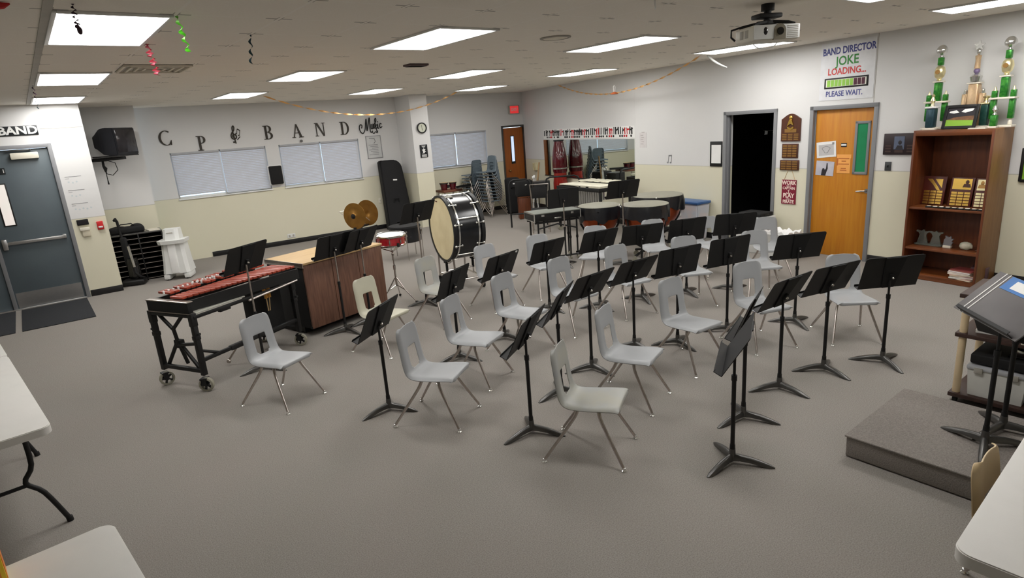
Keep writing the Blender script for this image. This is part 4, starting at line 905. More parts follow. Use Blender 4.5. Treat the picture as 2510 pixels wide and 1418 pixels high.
g.obj('stone', mat('pale_stone', (214, 204, 186), 0.6, c2=(176, 182, 160), scale=20), t)
t = thing('small_plaque', 'small upright plaque with tan lower half at the right end of the lower shelf', 'plaque', bs(0.34, SH2 + 0.001, 0.26), RIGHT.rz)
g = G(); g.box((0, 0, 0.008), (0.1, 0.07, 0.016), bev=0.002); g.obj('base', 'plaque', t)
g = G(); g.box((0, 0, 0.06), (0.085, 0.02, 0.09)); g.obj('face', 'gold_light', t)
g = G(); g.box((0, 0, 0.14), (0.08, 0.012, 0.07)); g.obj('upper_glass', mat('dull_glass', (120, 110, 104), 0.2), t)
cols = [(228, 214, 190), (236, 232, 226), (222, 210, 196), (214, 196, 170), (236, 228, 214), (226, 214, 200), (240, 236, 230), (150, 84, 76)]
for i, c in enumerate(cols):
    nm = ('bottom', 'second from bottom', 'third from bottom', 'fourth from bottom', 'fourth from top', 'third from top', 'second from top', 'red topmost')[i]
    t = thing('magazine', '%s magazine of the stack in the bookcase bottom' % nm, 'magazine', bs(0.245 + rnd.uniform(-0.02, 0.02), SH0 + 0.001 + i * 0.0142, 0.37), RIGHT.rz + rnd.uniform(-0.2, 0.2), 'magazines in the bookcase bottom')
    g = G(); g.box((0, 0, 0.0065), (0.23, 0.19, 0.012), bev=0.002); g.obj('pages', mat('mag_%d' % i, c, 0.6), t)
    g = G(); g.box((0, 0, 0.0131), (0.232, 0.192, 0.0014)); g.obj('cover', mat('cover_%d' % i, [(190, 150, 140), (200, 196, 190), (150, 120, 140)][i % 3] if i < 7 else (128, 60, 58), 0.4), t)
t = thing('book', 'dark plum book standing behind the magazine stack', 'book', bs(0.33, SH0 + 0.001, 0.2), RIGHT.rz + 0.25)
g = G(); g.box((0, 0, 0.065), (0.16, 0.14, 0.13), bev=0.004); g.obj('cover', mat('plum_cover', (88, 62, 66), 0.5), t)
# trophies on top
TOP = BH + 0.0005
def column(t, x, z0, z1, r, mt_, y=0.0):
    g = G(); g.box((x, y, (z0 + z1) / 2), (r * 2, r * 2, z1 - z0), bev=r * 0.3); g.obj('column', mt_, t)
def cup(t, z, k=1.0):
    g = G(); g.lathe([(0.0, 0.0), (0.02, 0.005), (0.012, 0.02), (0.03, 0.035), (0.05, 0.05), (0.056, 0.075), (0.05, 0.1), (0.035, 0.115), (0.0, 0.122)], 24, at(0.0, 0, z) @ Matrix.Scale(k, 4)); g.sphere((0.0, 0, z + 0.085 * k), 0.05 * k); g.obj('top_globe', 'silver', t)
def green_trophy(label, x, out):
    t = thing('trophy', label, 'trophy', bs(x, TOP, out), RIGHT.rz, 'tall green trophies on the bookcase')
    g = G(); g.box((0, 0, 0.012), (0.25, 0.12, 0.024), bev=0.004); g.obj('base', 'marble', t)
    for sx in (-0.085, 0.085):
        g = G(); g.lathe([(0.0, 0.024), (0.02, 0.028), (0.02, 0.06), (0.012, 0.075), (0.02, 0.095)], 16, at(sx)); g.obj('foot', 'marble', t)
        column(t, sx, 0.09, 0.295, 0.026, 'green_foil')
    g = G(); g.box((0, 0, 0.304), (0.235, 0.11, 0.02), bev=0.004); g.obj('tier_plate', 'marble', t)
    for sx in (-0.085, 0.085):
        column(t, sx, 0.314, 0.385, 0.024, 'green_foil')
        g = G(); g.lathe([(0.018, 0.385), (0.012, 0.4), (0.004, 0.425), (0.0, 0.43)], 12, at(sx)); g.obj('finial', 'gold_light', t)
    column(t, 0, 0.314, 0.52, 0.035, 'green_foil')
    g = G(); g.box((0, 0, 0.528), (0.1, 0.08, 0.014), bev=0.003); g.obj('collar_plate', 'marble', t)
    g = G(); g.lathe([(0.0, 0.535), (0.03, 0.54), (0.02, 0.555), (0.045, 0.58), (0.055, 0.63), (0.045, 0.68), (0.025, 0.70), (0.0, 0.705)], 22); g.obj('medallion_holder', 'gold_light', t)
    g = G(); g.cyl((0, -0.05, 0.635), (0, -0.06, 0.635), 0.024); g.obj('medallion', 'bronze', t)
    column(t, 0, 0.705, 0.79, 0.026, 'green_foil')
    cup(t, 0.79, 1.0)
    return t
green_trophy('tall green and gold trophy with a silver globe, left on the bookcase', -0.305, 0.23)
green_trophy('tall green and gold trophy with a silver globe, right on the bookcase', 0.335, 0.21)
t = thing('trophy', 'tall rose gold trophy with a star top, middle on the bookcase', 'trophy', bs(0.02, TOP, 0.13), RIGHT.rz)
g = G(); g.box((0, 0, 0.012), (0.26, 0.11, 0.024), bev=0.004); g.obj('base', 'marble', t)
for sx in (-0.085, 0.085): column(t, sx, 0.024, 0.37, 0.026, 'rose_foil')
for sx in (-0.085, 0.085):
    g = G(); g.sphere((sx, 0, 0.4), 0.018); g.cyl((sx, 0, 0.37), (sx, 0, 0.39), 0.02); g.obj('finial', 'silver', t)
column(t, 0, 0.024, 0.475, 0.05, 'rose_foil')
g = G(); g.box((0, 0, 0.482), (0.13, 0.1, 0.014), bev=0.003); g.obj('tier_plate', 'marble', t)
g = G(); g.lathe([(0.0, 0.49), (0.05, 0.5), (0.06, 0.55), (0.03, 0.58), (0.0, 0.585)], 20); g.obj('cup', 'silver', t)
g = G(); g.sphere((0.0, 0, 0.61), 0.03); g.obj('ball', mat('violet_ball', (120, 104, 140), 0.3), t)
g = G(); g.lathe([(0.028, 0.635), (0.024, 0.72), (0.03, 0.77), (0.0, 0.78)], 16); g.obj('stem', 'rose_foil', t)
g = G(); g.sphere((0, 0, 0.81), 0.026, (0.8, 0.6, 1.3)); st_ = [(0.055 * (1 if i % 2 == 0 else 0.45) * sin(pi * i / 5), 0.055 * (1 if i % 2 == 0 else 0.45) * cos(pi * i / 5)) for i in range(10)]; g.prism(st_, 0.014, at(0, 0.007, 0.875) @ FRONT); g.obj('star', 'silver', t)
t = thing('trophy', 'short dark blue trophy standing before the left green trophy', 'trophy', bs(-0.285, TOP, 0.36), RIGHT.rz)
g = G(); g.box((0, 0, 0.012), (0.13, 0.09, 0.024), bev=0.004); g.obj('base', 'marble', t)
column(t, 0, 0.024, 0.24, 0.045, 'blue_foil')
g = G(); g.box((0, 0, 0.25), (0.115, 0.1, 0.02), bev=0.004); g.obj('cap', 'white_paint', t)
g = G(); g.lathe([(0.02, 0.26), (0.012, 0.29), (0.026, 0.32), (0.012, 0.36), (0.018, 0.375), (0.0, 0.40)], 14); g.obj('figurine', 'gold_light', t)
t = thing('trophy', 'dark green trophy half hidden behind the framed field photo', 'trophy', bs(0.175, TOP, 0.2), RIGHT.rz)
g = G(); g.box((0, 0, 0.012), (0.13, 0.09, 0.024), bev=0.004); g.obj('base', 'marble', t)
column(t, 0, 0.024, 0.25, 0.036, 'green_dark')
g = G(); g.box((0, 0, 0.258), (0.085, 0.08, 0.016), bev=0.004); g.lathe([(0.02, 0.265), (0.01, 0.29), (0.03, 0.32), (0.04, 0.335), (0.0, 0.345)], 14); g.obj('cup', 'gold_light', t)
t = thing('trophy', 'small gold green trophy between the legs of the right trophy', 'trophy', bs(0.32, TOP + 0.0005, 0.33), RIGHT.rz)
g = G(); g.box((0, 0, 0.01), (0.08, 0.07, 0.02), bev=0.003); g.obj('base', 'marble', t)
column(t, 0, 0.02, 0.135, 0.03, 'green_foil')
g = G(); g.lathe([(0.0, 0.135), (0.022, 0.14), (0.01, 0.16), (0.028, 0.19), (0.016, 0.225), (0.0, 0.24)], 14); g.obj('figurine', 'silver', t)
t = thing('framed_photo', 'black framed field photo leaning on top of the bookcase', 'picture', bs(0.005, TOP + 0.002, 0.37), RIGHT.rz); t.rotation_euler = (rad(-14), 0, RIGHT.rz)
g = G(); W_, H_ = 0.335, 0.262
for (x, z, a, b) in ((-W_ / 2 + 0.016, H_ / 2, 0.032, H_), (W_ / 2 - 0.016, H_ / 2, 0.032, H_), (0, 0.016, W_ - 0.06, 0.032), (0, H_ - 0.016, W_ - 0.06, 0.032)): g.box((x, -0.01, z), (a, 0.02, b), bev=0.003)
g.obj('frame', 'black', t)
g = G(); g.box((0, -0.006, H_ / 2), (W_ - 0.04, 0.006, H_ - 0.04)); pc = g.obj('photo', 'photo_dark', t)
g = G(); g.prism([(-0.135, 0.03), (0.135, 0.03), (0.135, 0.09), (-0.135, 0.1)], 0.002, at(0, -0.0095) @ FRONT); g.obj('grass', 'photo_green', pc)
g = G(); g.prism([(-0.135, 0.1), (0.135, 0.09), (0.135, 0.14), (0.03, 0.135), (-0.06, 0.125)], 0.002, at(0, -0.0095) @ FRONT); g.obj('crowd', 'photo_brown', pc)
g = G(); g.prism([(-0.11, 0.195), (-0.05, 0.205), (-0.02, 0.18), (-0.07, 0.17), (-0.12, 0.18)], 0.002, at(0, -0.0095) @ FRONT); g.prism([(0.0, 0.185), (0.03, 0.215), (0.12, 0.218), (0.11, 0.195), (0.04, 0.175)], 0.002, at(0, -0.0095) @ FRONT); g.obj('cloud', 'paper', pc)
t = thing('paper_sheet', 'pale papers on the bookcase top beside the field photo', 'paper', bs(0.21, TOP, 0.40), RIGHT.rz + 0.1)
g = G(); g.box((0, 0, 0.006), (0.16, 0.09, 0.012)); g.obj('sheets', 'paper_aged', t)

# ------------------------------------------------------------------ school chairs
def chair_shell():
    prof = smooth([(0.208, 0.370, 0.160), (0.207, 0.390, 0.174), (0.188, 0.402, 0.182), (0.10, 0.398, 0.183), (0.0, 0.391, 0.179), (-0.085, 0.388, 0.173), (-0.135, 0.395, 0.168), (-0.162, 0.422, 0.164), (-0.177, 0.48, 0.161), (-0.188, 0.56, 0.158), (-0.198, 0.64, 0.156), (-0.206, 0.695, 0.153), (-0.211, 0.73, 0.138), (-0.213, 0.746, 0.105)], 3)
    NU = 20; g = G(); bm = g.bm; rows = []
    for i, (y, z, hw) in enumerate(prof):
        a = prof[max(i - 1, 0)]; b = prof[min(i + 1, len(prof) - 1)]
        ty, tz = b[0] - a[0], b[1] - a[1]; L = math.hypot(ty, tz); ty /= L; tz /= L
        ny, nz = tz, -ty                       # towards the sitter (up on the seat, forward on the back)
        row = []
        for j in range(NU + 1):
            u = -1 + 2 * j / NU
            off = -0.009 * (1 - u * u)
            if abs(u) > 0.8: off -= 0.022 * ((abs(u) - 0.8) / 0.2) ** 2
            zz = z
            if i > len(prof) - 7: zz += 0.010 * (1 - abs(u) ** 2) * (i - len(prof) + 7) / 6
            row.append(bm.verts.new((u * hw, y + ny * off, zz + nz * off)))
        rows.append(row)
    for i in range(len(prof) - 1):
        zc = (prof[i][1] + prof[i + 1][1]) / 2; yc = prof[i][0]
        for j in range(NU):
            u = -1 + 2 * (j + 0.5) / NU
            lim = 0.40 if 0.44 < zc < 0.575 else (0.30 if 0.428 < zc < 0.592 else 0)
            if yc < -0.15 and abs(u) < lim: continue
            bm.faces.new((rows[i][j], rows[i][j + 1], rows[i + 1][j + 1], rows[i + 1][j]))
    bmesh.ops.recalc_face_normals(bm, faces=bm.faces)
    bmesh.ops.solidify(bm, geom=list(bm.faces), thickness=0.007)
    bmesh.ops.recalc_face_normals(bm, faces=bm.faces)
    return g
def make_chair():
    t = thing('school_chair', '', 'chair')
    o = chair_shell().obj('seat_shell', 'shell', t, 60)
    sb = o.modifiers.new('smooth', 'SUBSURF'); sb.levels = 1; sb.render_levels = 1
    g = G(); g.box((0, 0.06, 0.372), (0.21, 0.045, 0.018), bev=0.004); g.box((0, -0.055, 0.372), (0.21, 0.045, 0.018), bev=0.004); g.box((0, 0.0, 0.368), (0.06, 0.14, 0.014), bev=0.004); g.obj('seat_bracket', 'black_matte', t)
    for sx in (-1, 1):
        for sy, fx, fy in ((1, 0.212, 0.24), (-1, 0.226, -0.284)):
            y0 = 0.06 * sy
            P = smooth([(0.075 * sx, y0, 0.37), (0.112 * sx, y0, 0.367), (0.131 * sx, y0 + 0.012 * sy, 0.345), (0.148 * sx, y0 + 0.2 * (fy - y0), 0.28), (fx * sx, fy, 0.016)], 4)
            n = len(P); g = G(); g.tube(P, [0.0125 if i < n * 0.55 else 0.0125 - 0.0035 * (i - n * 0.55) / (n * 0.45) for i in range(n)], 10); lg = g.obj('leg', 'leg_metal', t)
            g = G(); g.lathe([(0.0, 0.0), (0.0165, 0.0), (0.0175, 0.006), (0.011, 0.012), (0.0105, 0.024), (0.0, 0.026)], 14, at(fx * sx, fy, 0)); g.obj('foot_glide', 'silver', lg)
    return t
chair0 = make_chair()
CH = [
 (1, 1.3705, 5.1118, -2.7039, 'shell', 'grey plastic school chair in front of the xylophone, leftmost of the seats'),
 (2, 2.1535, 3.8313, -2.5542, 'shell', 'grey school chair just right of the leftmost tilted music stand'),
 (3, 2.7895, 4.2253, -2.7031, 'shell', 'grey school chair behind and right of the second nearest one, close to its twin'),
 (4, 2.6214, 2.6319, -2.6027, 'shell_mix', 'grey school chair with yellowed edges, nearest to the viewer'),
 (5, 3.3836, 2.9582, -2.7881, 'shell', 'grey school chair directly behind the nearest yellow edged one'),
 (6, 4.2734, 3.0533, -3.2057, 'shell', 'grey school chair in the middle of the front arc, its seat fully clear of stands'),
 (7, 5.0942, 2.8622, -3.5342, 'shell', 'grey school chair showing a pole through its back opening, behind the two nearest right stands'),
 (8, 5.7655, 2.3644, -3.9401, 'shell', 'grey school chair rightmost of the front arc, between two stands before the oak door'),
 (9, 6.4538, 3.6537, -3.8259, 'shell', 'grey school chair rightmost of the middle arc, left of the stand before the oak door'),
 (10, 5.792, 4.1346, -3.7014, 'shell', 'grey school chair second from right in the middle arc'),
 (11, 5.0672, 4.4494, -3.3402, 'shell', 'grey school chair third from right in the middle arc'),
 (12, 4.2904, 4.5275, -3.1779, 'shell', 'grey school chair in the middle arc behind the thin edge-on stand'),
 (13, 3.5218, 4.4776, -2.9565, 'shell', 'grey school chair second from left in the middle arc'),
 (14, 5.0119, 5.7798, -3.4043, 'shell', 'grey school chair in the back arc before the glockenspiel case'),
 (15, 4.2664, 5.8547, -3.1703, 'shell', 'grey school chair in the back arc before the bass drum shell'),
 (16, 3.4735, 5.8781, -2.9485, 'shell_mix', 'grey school chair with a cream rim under the bass drum head'),
 (17, 2.5908, 5.574, -2.8006, 'shell_old', 'cream yellowed school chair before the brown cabinet'),
 (18, 5.7504, 5.6359, -4.0647, 'shell', 'grey school chair in the back arc before the left timpani'),
 (19, 6.5497, 5.22, -3.7553, 'shell', 'grey school chair in the back arc before the middle timpani'),
 (20, 7.0949, 4.6933, -3.6197, 'shell', 'grey school chair in the back arc left of the dark doorway'),
 (21, 7.33, 4.02, -3.85, 'shell', 'grey school chair farthest right in the back arc, mostly hidden by a stand'),
]
firstc = True
for (i_, x, y, a, mt_, lab) in CH:
    o = chair0 if firstc else dup(chair0); firstc = False
    place(o, lab, (x, y, 0), a, 'school chairs set in arcs')
    if mt_ != 'shell': recolor([c for c in o.children if c.name.startswith('seat_shell')][0], mt_)
o = dup(chair0); place(o, 'beige plastic chair tucked under the white table at the lower right', (2.80, 0.36, 0), pi)
recolor([c for c in o.children if c.name.startswith('seat_shell')][0], 'shell_beige'); del o['group']
NW = ('bottom', 'second', 'third', 'fourth', 'fifth', 'sixth', 'seventh', 'eighth', 'ninth', 'topmost')
for k in range(10):
    o = dup(chair0); place(o, 'slate chair, %s from the bottom of the near chrome legged stack' % NW[k] if k else 'slate chair at the bottom of the near chrome legged stack', (8.86 - 0.012 * k, 12.08, 0.0 + 0.078 * k), pi / 2 + rad(6), 'stacked chairs near the far corner')
    if k == 9: o['label'] = 'slate chair on top of the near chrome legged stack'
    recolor([c for c in o.children if c.name.startswith('seat_shell')][0], 'shell_blue')
for k in range(9):
    o = dup(chair0); place(o, 'slate chair, %s from the bottom of the rear stack by the window' % NW[k] if k else 'slate chair at the bottom of the rear stack by the window', (8.66, 12.54 + 0.004 * k, 0.078 * k), rad(4), 'stacked chairs near the far corner')
    if k == 8: o['label'] = 'slate chair on top of the rear stack by the window'
    recolor([c for c in o.children if c.name.startswith('seat_shell')][0], 'shell_blue')

# ------------------------------------------------------------------ music stands
def make_stand():
    t = thing('music_stand', '', 'music stand')
    g = G(); g.cyl((0, 0, 0.022), (0, 0, 0.10), 0.023, 0.019); hub = g.obj('base_hub', 'gun', t)
    for a in (-90, 30, 150):
        ca, sa_ = cos(rad(a)), sin(rad(a)); secs = []
        for r, hw, zl, zh in ((0.012, 0.018, 0.022, 0.066), (0.05, 0.02, 0.026, 0.063), (0.12, 0.021, 0.022, 0.052), (0.18, 0.019, 0.008, 0.035), (0.225, 0.016, 0.0, 0.019), (0.252, 0.008, 0.0, 0.006)):
            secs.append([(r * ca - w_ * sa_, r * sa_ + w_ * ca, z) for w_, z in ((-hw, zl), (hw, zl), (hw * 0.9, zh * 0.7 + zl * 0.3), (hw * 0.4, zh), (-hw * 0.4, zh), (-hw * 0.9, zh * 0.7 + zl * 0.3))])
        g = G(); loft(g, secs); g.obj('leg', 'gun', t, 50)
    g = G(); g.cyl((0, 0, 0.06), (0, 0, 0.60), 0.0135); g.cyl((0, 0, 0.06), (0, 0, 0.13), 0.0185, 0.016); g.cyl((0, 0, 0.565), (0, 0, 0.60), 0.017); g.obj('lower_pole', 'black', t)
    g = G(); g.cyl((0, 0, -0.60), (0, 0, -0.01), 0.0088); g.obj('upper_pole', 'black', t)
    w, v0, v1 = 0.249, 0.109, 0.18
    g = G(); c = 0.022
    poly = [(-w, -v0), (w, -v0), (w, v1 - c), (w - c * 0.3, v1 - c * 0.3), (w - c, v1), (-w + c, v1), (-w + c * 0.3, v1 - c * 0.3), (-w, v1 - c)]
    g.prism(poly, 0.004, at(0, 0.002) @ FRONT); dk = g.obj('desk', 'black', t)
    g = G(); g.box((0, 0.027, -v0 + 0.002), (2 * w, 0.05, 0.004)); g.box((0, 0.051, -v0 + 0.01), (2 * w, 0.003, 0.018)); g.obj('ledge', 'black', dk)
    g = G(); g.prism([(-0.05, -v0 + 0.004), (0.05, -v0 + 0.004), (0.085, v1 - 0.004), (-0.085, v1 - 0.004)], 0.010, at(0, -0.002) @ FRONT); g.obj('back_channel', 'black_matte', dk)
    g = G(); g.box((0, -0.018, 0.0), (0.03, 0.03, 0.05), bev=0.004); g.obj('tilt_clamp', 'black_matte', dk)
    g = G(); g.lathe([(0.0, 0.016), (0.007, 0.014), (0.011, 0.006), (0.0115, 0.0)], 14, at(0, -0.032) @ FRONT); g.obj('knob', 'chrome', dk)
    return t
stand0 = make_stand()
ST = [
 (1, 3.1165, 1.907, 0.4966, 0.7804, 0.548, 'black music stand nearest the viewer, its grey lit desk seen from the side'),
 (2, 3.6781, 2.1723, 0.352, 0.77, 0.3826, 'black music stand right behind the nearest grey lit one, desk almost edge-on'),
 (3, 4.2989, 2.2394, -0.0579, 0.7733, 0.495, 'black music stand in the front arc with a strongly slanted desk, third from right'),
 (4, 5.8232, 2.9051, -0.5715, 0.7728, 0.3688, 'black music stand directly before the orange oak door'),
 (5, 4.8575, 2.1576, -0.254, 0.7646, 0.4608, 'black music stand second from right in the front arc'),
 (6, 5.3319, 1.8903, -0.5978, 0.7575, 0.3013, 'black music stand rightmost of the front arc, before the bookcase'),
 (7, 2.4819, 3.1247, 0.5265, 0.7549, 0.4591, 'black music stand left of the yellow edged nearest chair'),
 (8, 1.9172, 4.2495, 0.6123, 0.7543, 0.4498, 'black music stand with tilted desk before the cream chair, leftmost of the front stands'),
 (9, 3.5955, 3.602, 0.0739, 0.7602, 0.5822, 'black music stand behind the chair second from the viewer, slanted desk'),
 (10, 3.0793, 3.4475, 0.5366, 0.7484, 0.4732, 'thin looking edge-on music stand left of the slanted one, behind the nearest chair'),
 (11, 4.2556, 3.6733, -0.0545, 0.742, 0.5743, 'black slanted music stand in the middle arc, before the chair third from right'),
 (12, 4.587, 3.4186, -0.2153, 0.7925, 0.2608, 'black upright music stand in the middle arc behind the clear front chair'),
 (13, 5.1991, 3.2794, -0.2556, 0.7891, 0.1812, 'black upright music stand with a full pole in view, right in the middle arc'),
 (15, 5.5546, 4.6545, -0.4943, 0.7667, 0.4538, 'black music stand in the back arc hiding the chair before the middle timpani'),
 (16, 6.0702, 4.3931, -0.3876, 0.7602, 0.2341, 'black music stand in the back arc under the storage tub'),
 (17, 6.5394, 4.052, -0.6392, 0.7855, 0.3403, 'black music stand before the dark doorway'),
 (18, 5.0042, 4.8345, -0.1459, 0.7701, 0.436, 'black music stand in the back arc hiding the chair before the left timpani'),
 (19, 4.5599, 5.2315, 0.028, 0.6844, 0.3926, 'low black music stand before the chair by the glockenspiel case'),
 (20, 3.5904, 4.8623, 0.2364, 0.7545, 0.4457, 'black music stand before the bass drum shell with a pale spot on its corner'),
 (21, 2.9353, 4.7423, 0.4496, 0.7418, 0.3631, 'black music stand before the chair with the cream rim'),
 (22, 1.47, 6.012, 0.5572, 1.1015, 0.4422, 'tall black music stand standing at the xylophone'),
 (23, 2.5165, 6.46, 0.2976, 0.9799, 0.4367, 'tall black music stand at the brown cabinet, left one of two'),
 (24, 2.8751, 6.55, 0.4574, 0.9848, 0.5219, 'tall black music stand at the brown cabinet, right one of two'),
 (25, 3.722, 6.6714, 0.1589, 1.167, 0.4647, 'tall black music stand overlapping the bass drum head'),
 (26, 6.25, 6.72, -0.3813, 1.0042, 0.1034, 'tall black music stand with grey pole before the glockenspiel case'),
 (27, 6.78, 6.02, -0.3937, 1.1009, 0.4067, 'tall black music stand with grey pole between the timpani'),
]
def set_stand(o, h, tl):
    for c in o.children:
        if c.name.startswith('upper_pole'): c.location.z = h; up_ = c
        if c.name.startswith('desk'): c.location.z = h; c.rotation_euler.x = tl
    return up_
rs_ = random.Random(3); firsts = True
for (i_, x, y, a, h, tl, lab) in ST:
    o = stand0 if firsts else dup(stand0); firsts = False
    place(o, lab, (x, y, 0), a, 'black music stands'); up_ = set_stand(o, h, tl)
    if i_ in (22, 23, 24, 25, 26, 27): recolor(up_, 'leg_metal')
    if i_ == 20:
        g = G(); g.box((0.205, -0.004, 0.16), (0.03, 0.003, 0.02), (0, 0.3, 0)); g.obj('sticker', 'paper', [c for c in o.children if c.name.startswith('desk')][0])

# ------------------------------------------------------------------ conductor's podium, stands and cart
t = thing('podium', 'low carpeted conductor platform at the right', 'platform', (4.12, 0.86, 0))
g = G(); g.box((0, 0, 0.0725), (0.92, 1.2, 0.135), bev=0.012, seg=3); g.obj('platform_top', 'podium', t)
g = G(); g.box((0, 0, 0.143), (0.935, 1.215, 0.014), bev=0.006); g.obj('carpet_edge', 'podium', t)
o = dup(stand0); place(o, 'conductor music stand carrying a large charcoal folio on the platform', (4.06, 0.86, 0.15), 0.735, 'conductor stands'); set_stand(o, 0.825, 0.815); cst = o
o = dup(stand0); place(o, 'second black music stand on the platform behind the folio stand', (4.33, 0.84, 0.15), -1.9, 'conductor stands'); set_stand(o, 0.66, 0.5)
t = thing('score_folio', 'large charcoal folio with two white stripes and a blue label on the conductor stand', 'folder', (4.06, 0.86, 0.975), 0.735)
t.rotation_euler = (0.815, 0, 0.735)
g = G(); g.box((0.02, 0.010, 0.045), (0.60, 0.008, 0.315), bev=0.003); g.obj('cover', 'folio', t)
g = G(); g.box((0.25, 0.0148, 0.045), (0.009, 0.002, 0.315)); g.obj('stripe', 'stripe', t)
g = G(); g.box((0.212, 0.0148, 0.045), (0.009, 0.002, 0.315)); g.obj('stripe', 'stripe', t)
g = G(); g.box((0.01, 0.0150, 0.155), (0.36, 0.002, 0.09)); lbx = g.obj('label_patch', 'blue_label', t)
g = G(); g.box((-0.0, 0.0170, 0.155), (0.24, 0.002, 0.055)); g.obj('paper_patch', 'paper', lbx)
t = thing('utility_cart', 'rolling cart with cream posts and dark shelves right of the platform', 'cart', (4.90, 1.28, 0))
for x in (0.03, 0.45):
    for y in (-0.03, -0.95):
        g = G(); g.cyl((x, y, 0.05), (x, y, 0.80), 0.024); g.obj('post', 'cream_post', t)
        g = G(); g.cyl((x, y - 0.012, 0.024), (x, y + 0.012, 0.024), 0.024); g.obj('caster', 'rubber', t)
for z, nm in ((0.06, 'bottom_shelf'), (0.515, 'middle_shelf'), (0.80, 'top_shelf')):
    g = G(); g.box((0.24, -0.49, z), (0.50, 1.0, 0.032), bev=0.006); g.obj(nm, 'shelf_dark', t)
for i, c in enumerate([(232, 230, 226), (226, 222, 218), (210, 190, 180)]):
    t = thing('magazine', '%s magazine lying on the middle shelf of the cart' % ('lowest', 'middle', 'colourful topmost')[i], 'magazine', (5.08, 1.06 - 0.01 * i, 0.532 + 0.021 * i), 0.1 + 0.06 * i, 'magazines on the cart')
    g = G(); g.box((0, 0, 0.01), (0.22, 0.28, 0.02), bev=0.002); g.obj('pages', mat('cartmag_%d' % i, c, 0.6), t)
    g = G(); g.box((0, 0, 0.0205), (0.222, 0.282, 0.0008)); cv = g.obj('cover', mat('cartcover_%d' % i, [(236, 234, 230), (228, 222, 224), (206, 172, 150)][i], 0.4), t)
    if i == 2:
        g = G(); g.box((-0.04, 0.03, 0.0213), (0.09, 0.14, 0.0008), (0, 0, 0.4)); g.obj('picture', 'photo_brown', cv)
        g = G(); g.box((0.05, 0.07, 0.0213), (0.08, 0.07, 0.0008), (0, 0, 0.5)); g.obj('picture', 'peach', cv)
t = thing('paper_strip', 'pale paper strip at the edge of the middle cart shelf', 'paper', (4.95, 0.78, 0.532), 0.2)
g = G(); g.box((0, 0, 0.004), (0.1, 0.3, 0.008)); g.obj('sheets', 'paper_aged', t)
t = thing('amplifier', 'flat black equipment case lying across the cart bins', 'case', (5.12, 0.80, 0.318))
g = G(); g.box((0, 0, 0.035), (0.40, 0.78, 0.07), bev=0.012, seg=3); g.obj('case', 'black_matte', t)
g = G(); g.box((-0.02, 0.02, 0.074), (0.2, 0.36, 0.012), bev=0.004); g.obj('tray', 'black_gloss', t)
g = G(); g.tube([(0.1, 0.2, 0.08), (0.05, 0.1, 0.1), (0.1, -0.05, 0.1), (0.05, -0.2, 0.085)], 0.008, 8); g.obj('handle', 'black', t)
for i, (y, w) in enumerate(((1.03, 0.33), (0.70, 0.28))):
    t = thing('plastic_bin', '%s translucent white bin on the bottom shelf of the cart' % ('left', 'right')[i], 'bin', (5.10, y, 0.077), 0, 'bins on the cart')
    g = G(); loft(g, [[(-0.17, -w * 0.46, 0), (0.17, -w * 0.46, 0), (0.17, w * 0.46, 0), (-0.17, w * 0.46, 0)], [(-0.19, -w * 0.5, 0.20), (0.19, -w * 0.5, 0.20), (0.19, w * 0.5, 0.20), (-0.19, w * 0.5, 0.20)]]); g.obj('tub', mat('white_tub_%d' % i, (226, 226, 220), 0.4), t)
    g = G(); g.box((0, 0, 0.215), (0.40, w + 0.01, 0.03), bev=0.008); g.obj('lid', mat('grey_lid_%d' % i, (178, 180, 184), 0.35), t)
    for q in (-1, 1):
        g = G(); g.box((-0.2, q * w * 0.3, 0.2), (0.012, 0.05, 0.04), bev=0.003); g.obj('latch', 'vent_grey', t)
t = thing('cable_coil', 'black coiled cable at the right end of the cart', 'cable', (5.06, 0.43, 0.077))
g = G()
for k in range(4): g.tube([(0.02 * k - 0.03, 0.095 * cos(a) + 0.005 * k, 0.115 + 0.1 * sin(a)) for a in [2 * pi * i / 24 for i in range(24)]], 0.012, 8, closed=True)
g.obj('coil', 'black_matte', t)
g = G(); g.box((0.0, 0.05, 0.035), (0.16, 0.14, 0.07), bev=0.02, seg=3); g.obj('plug_block', 'black', t)

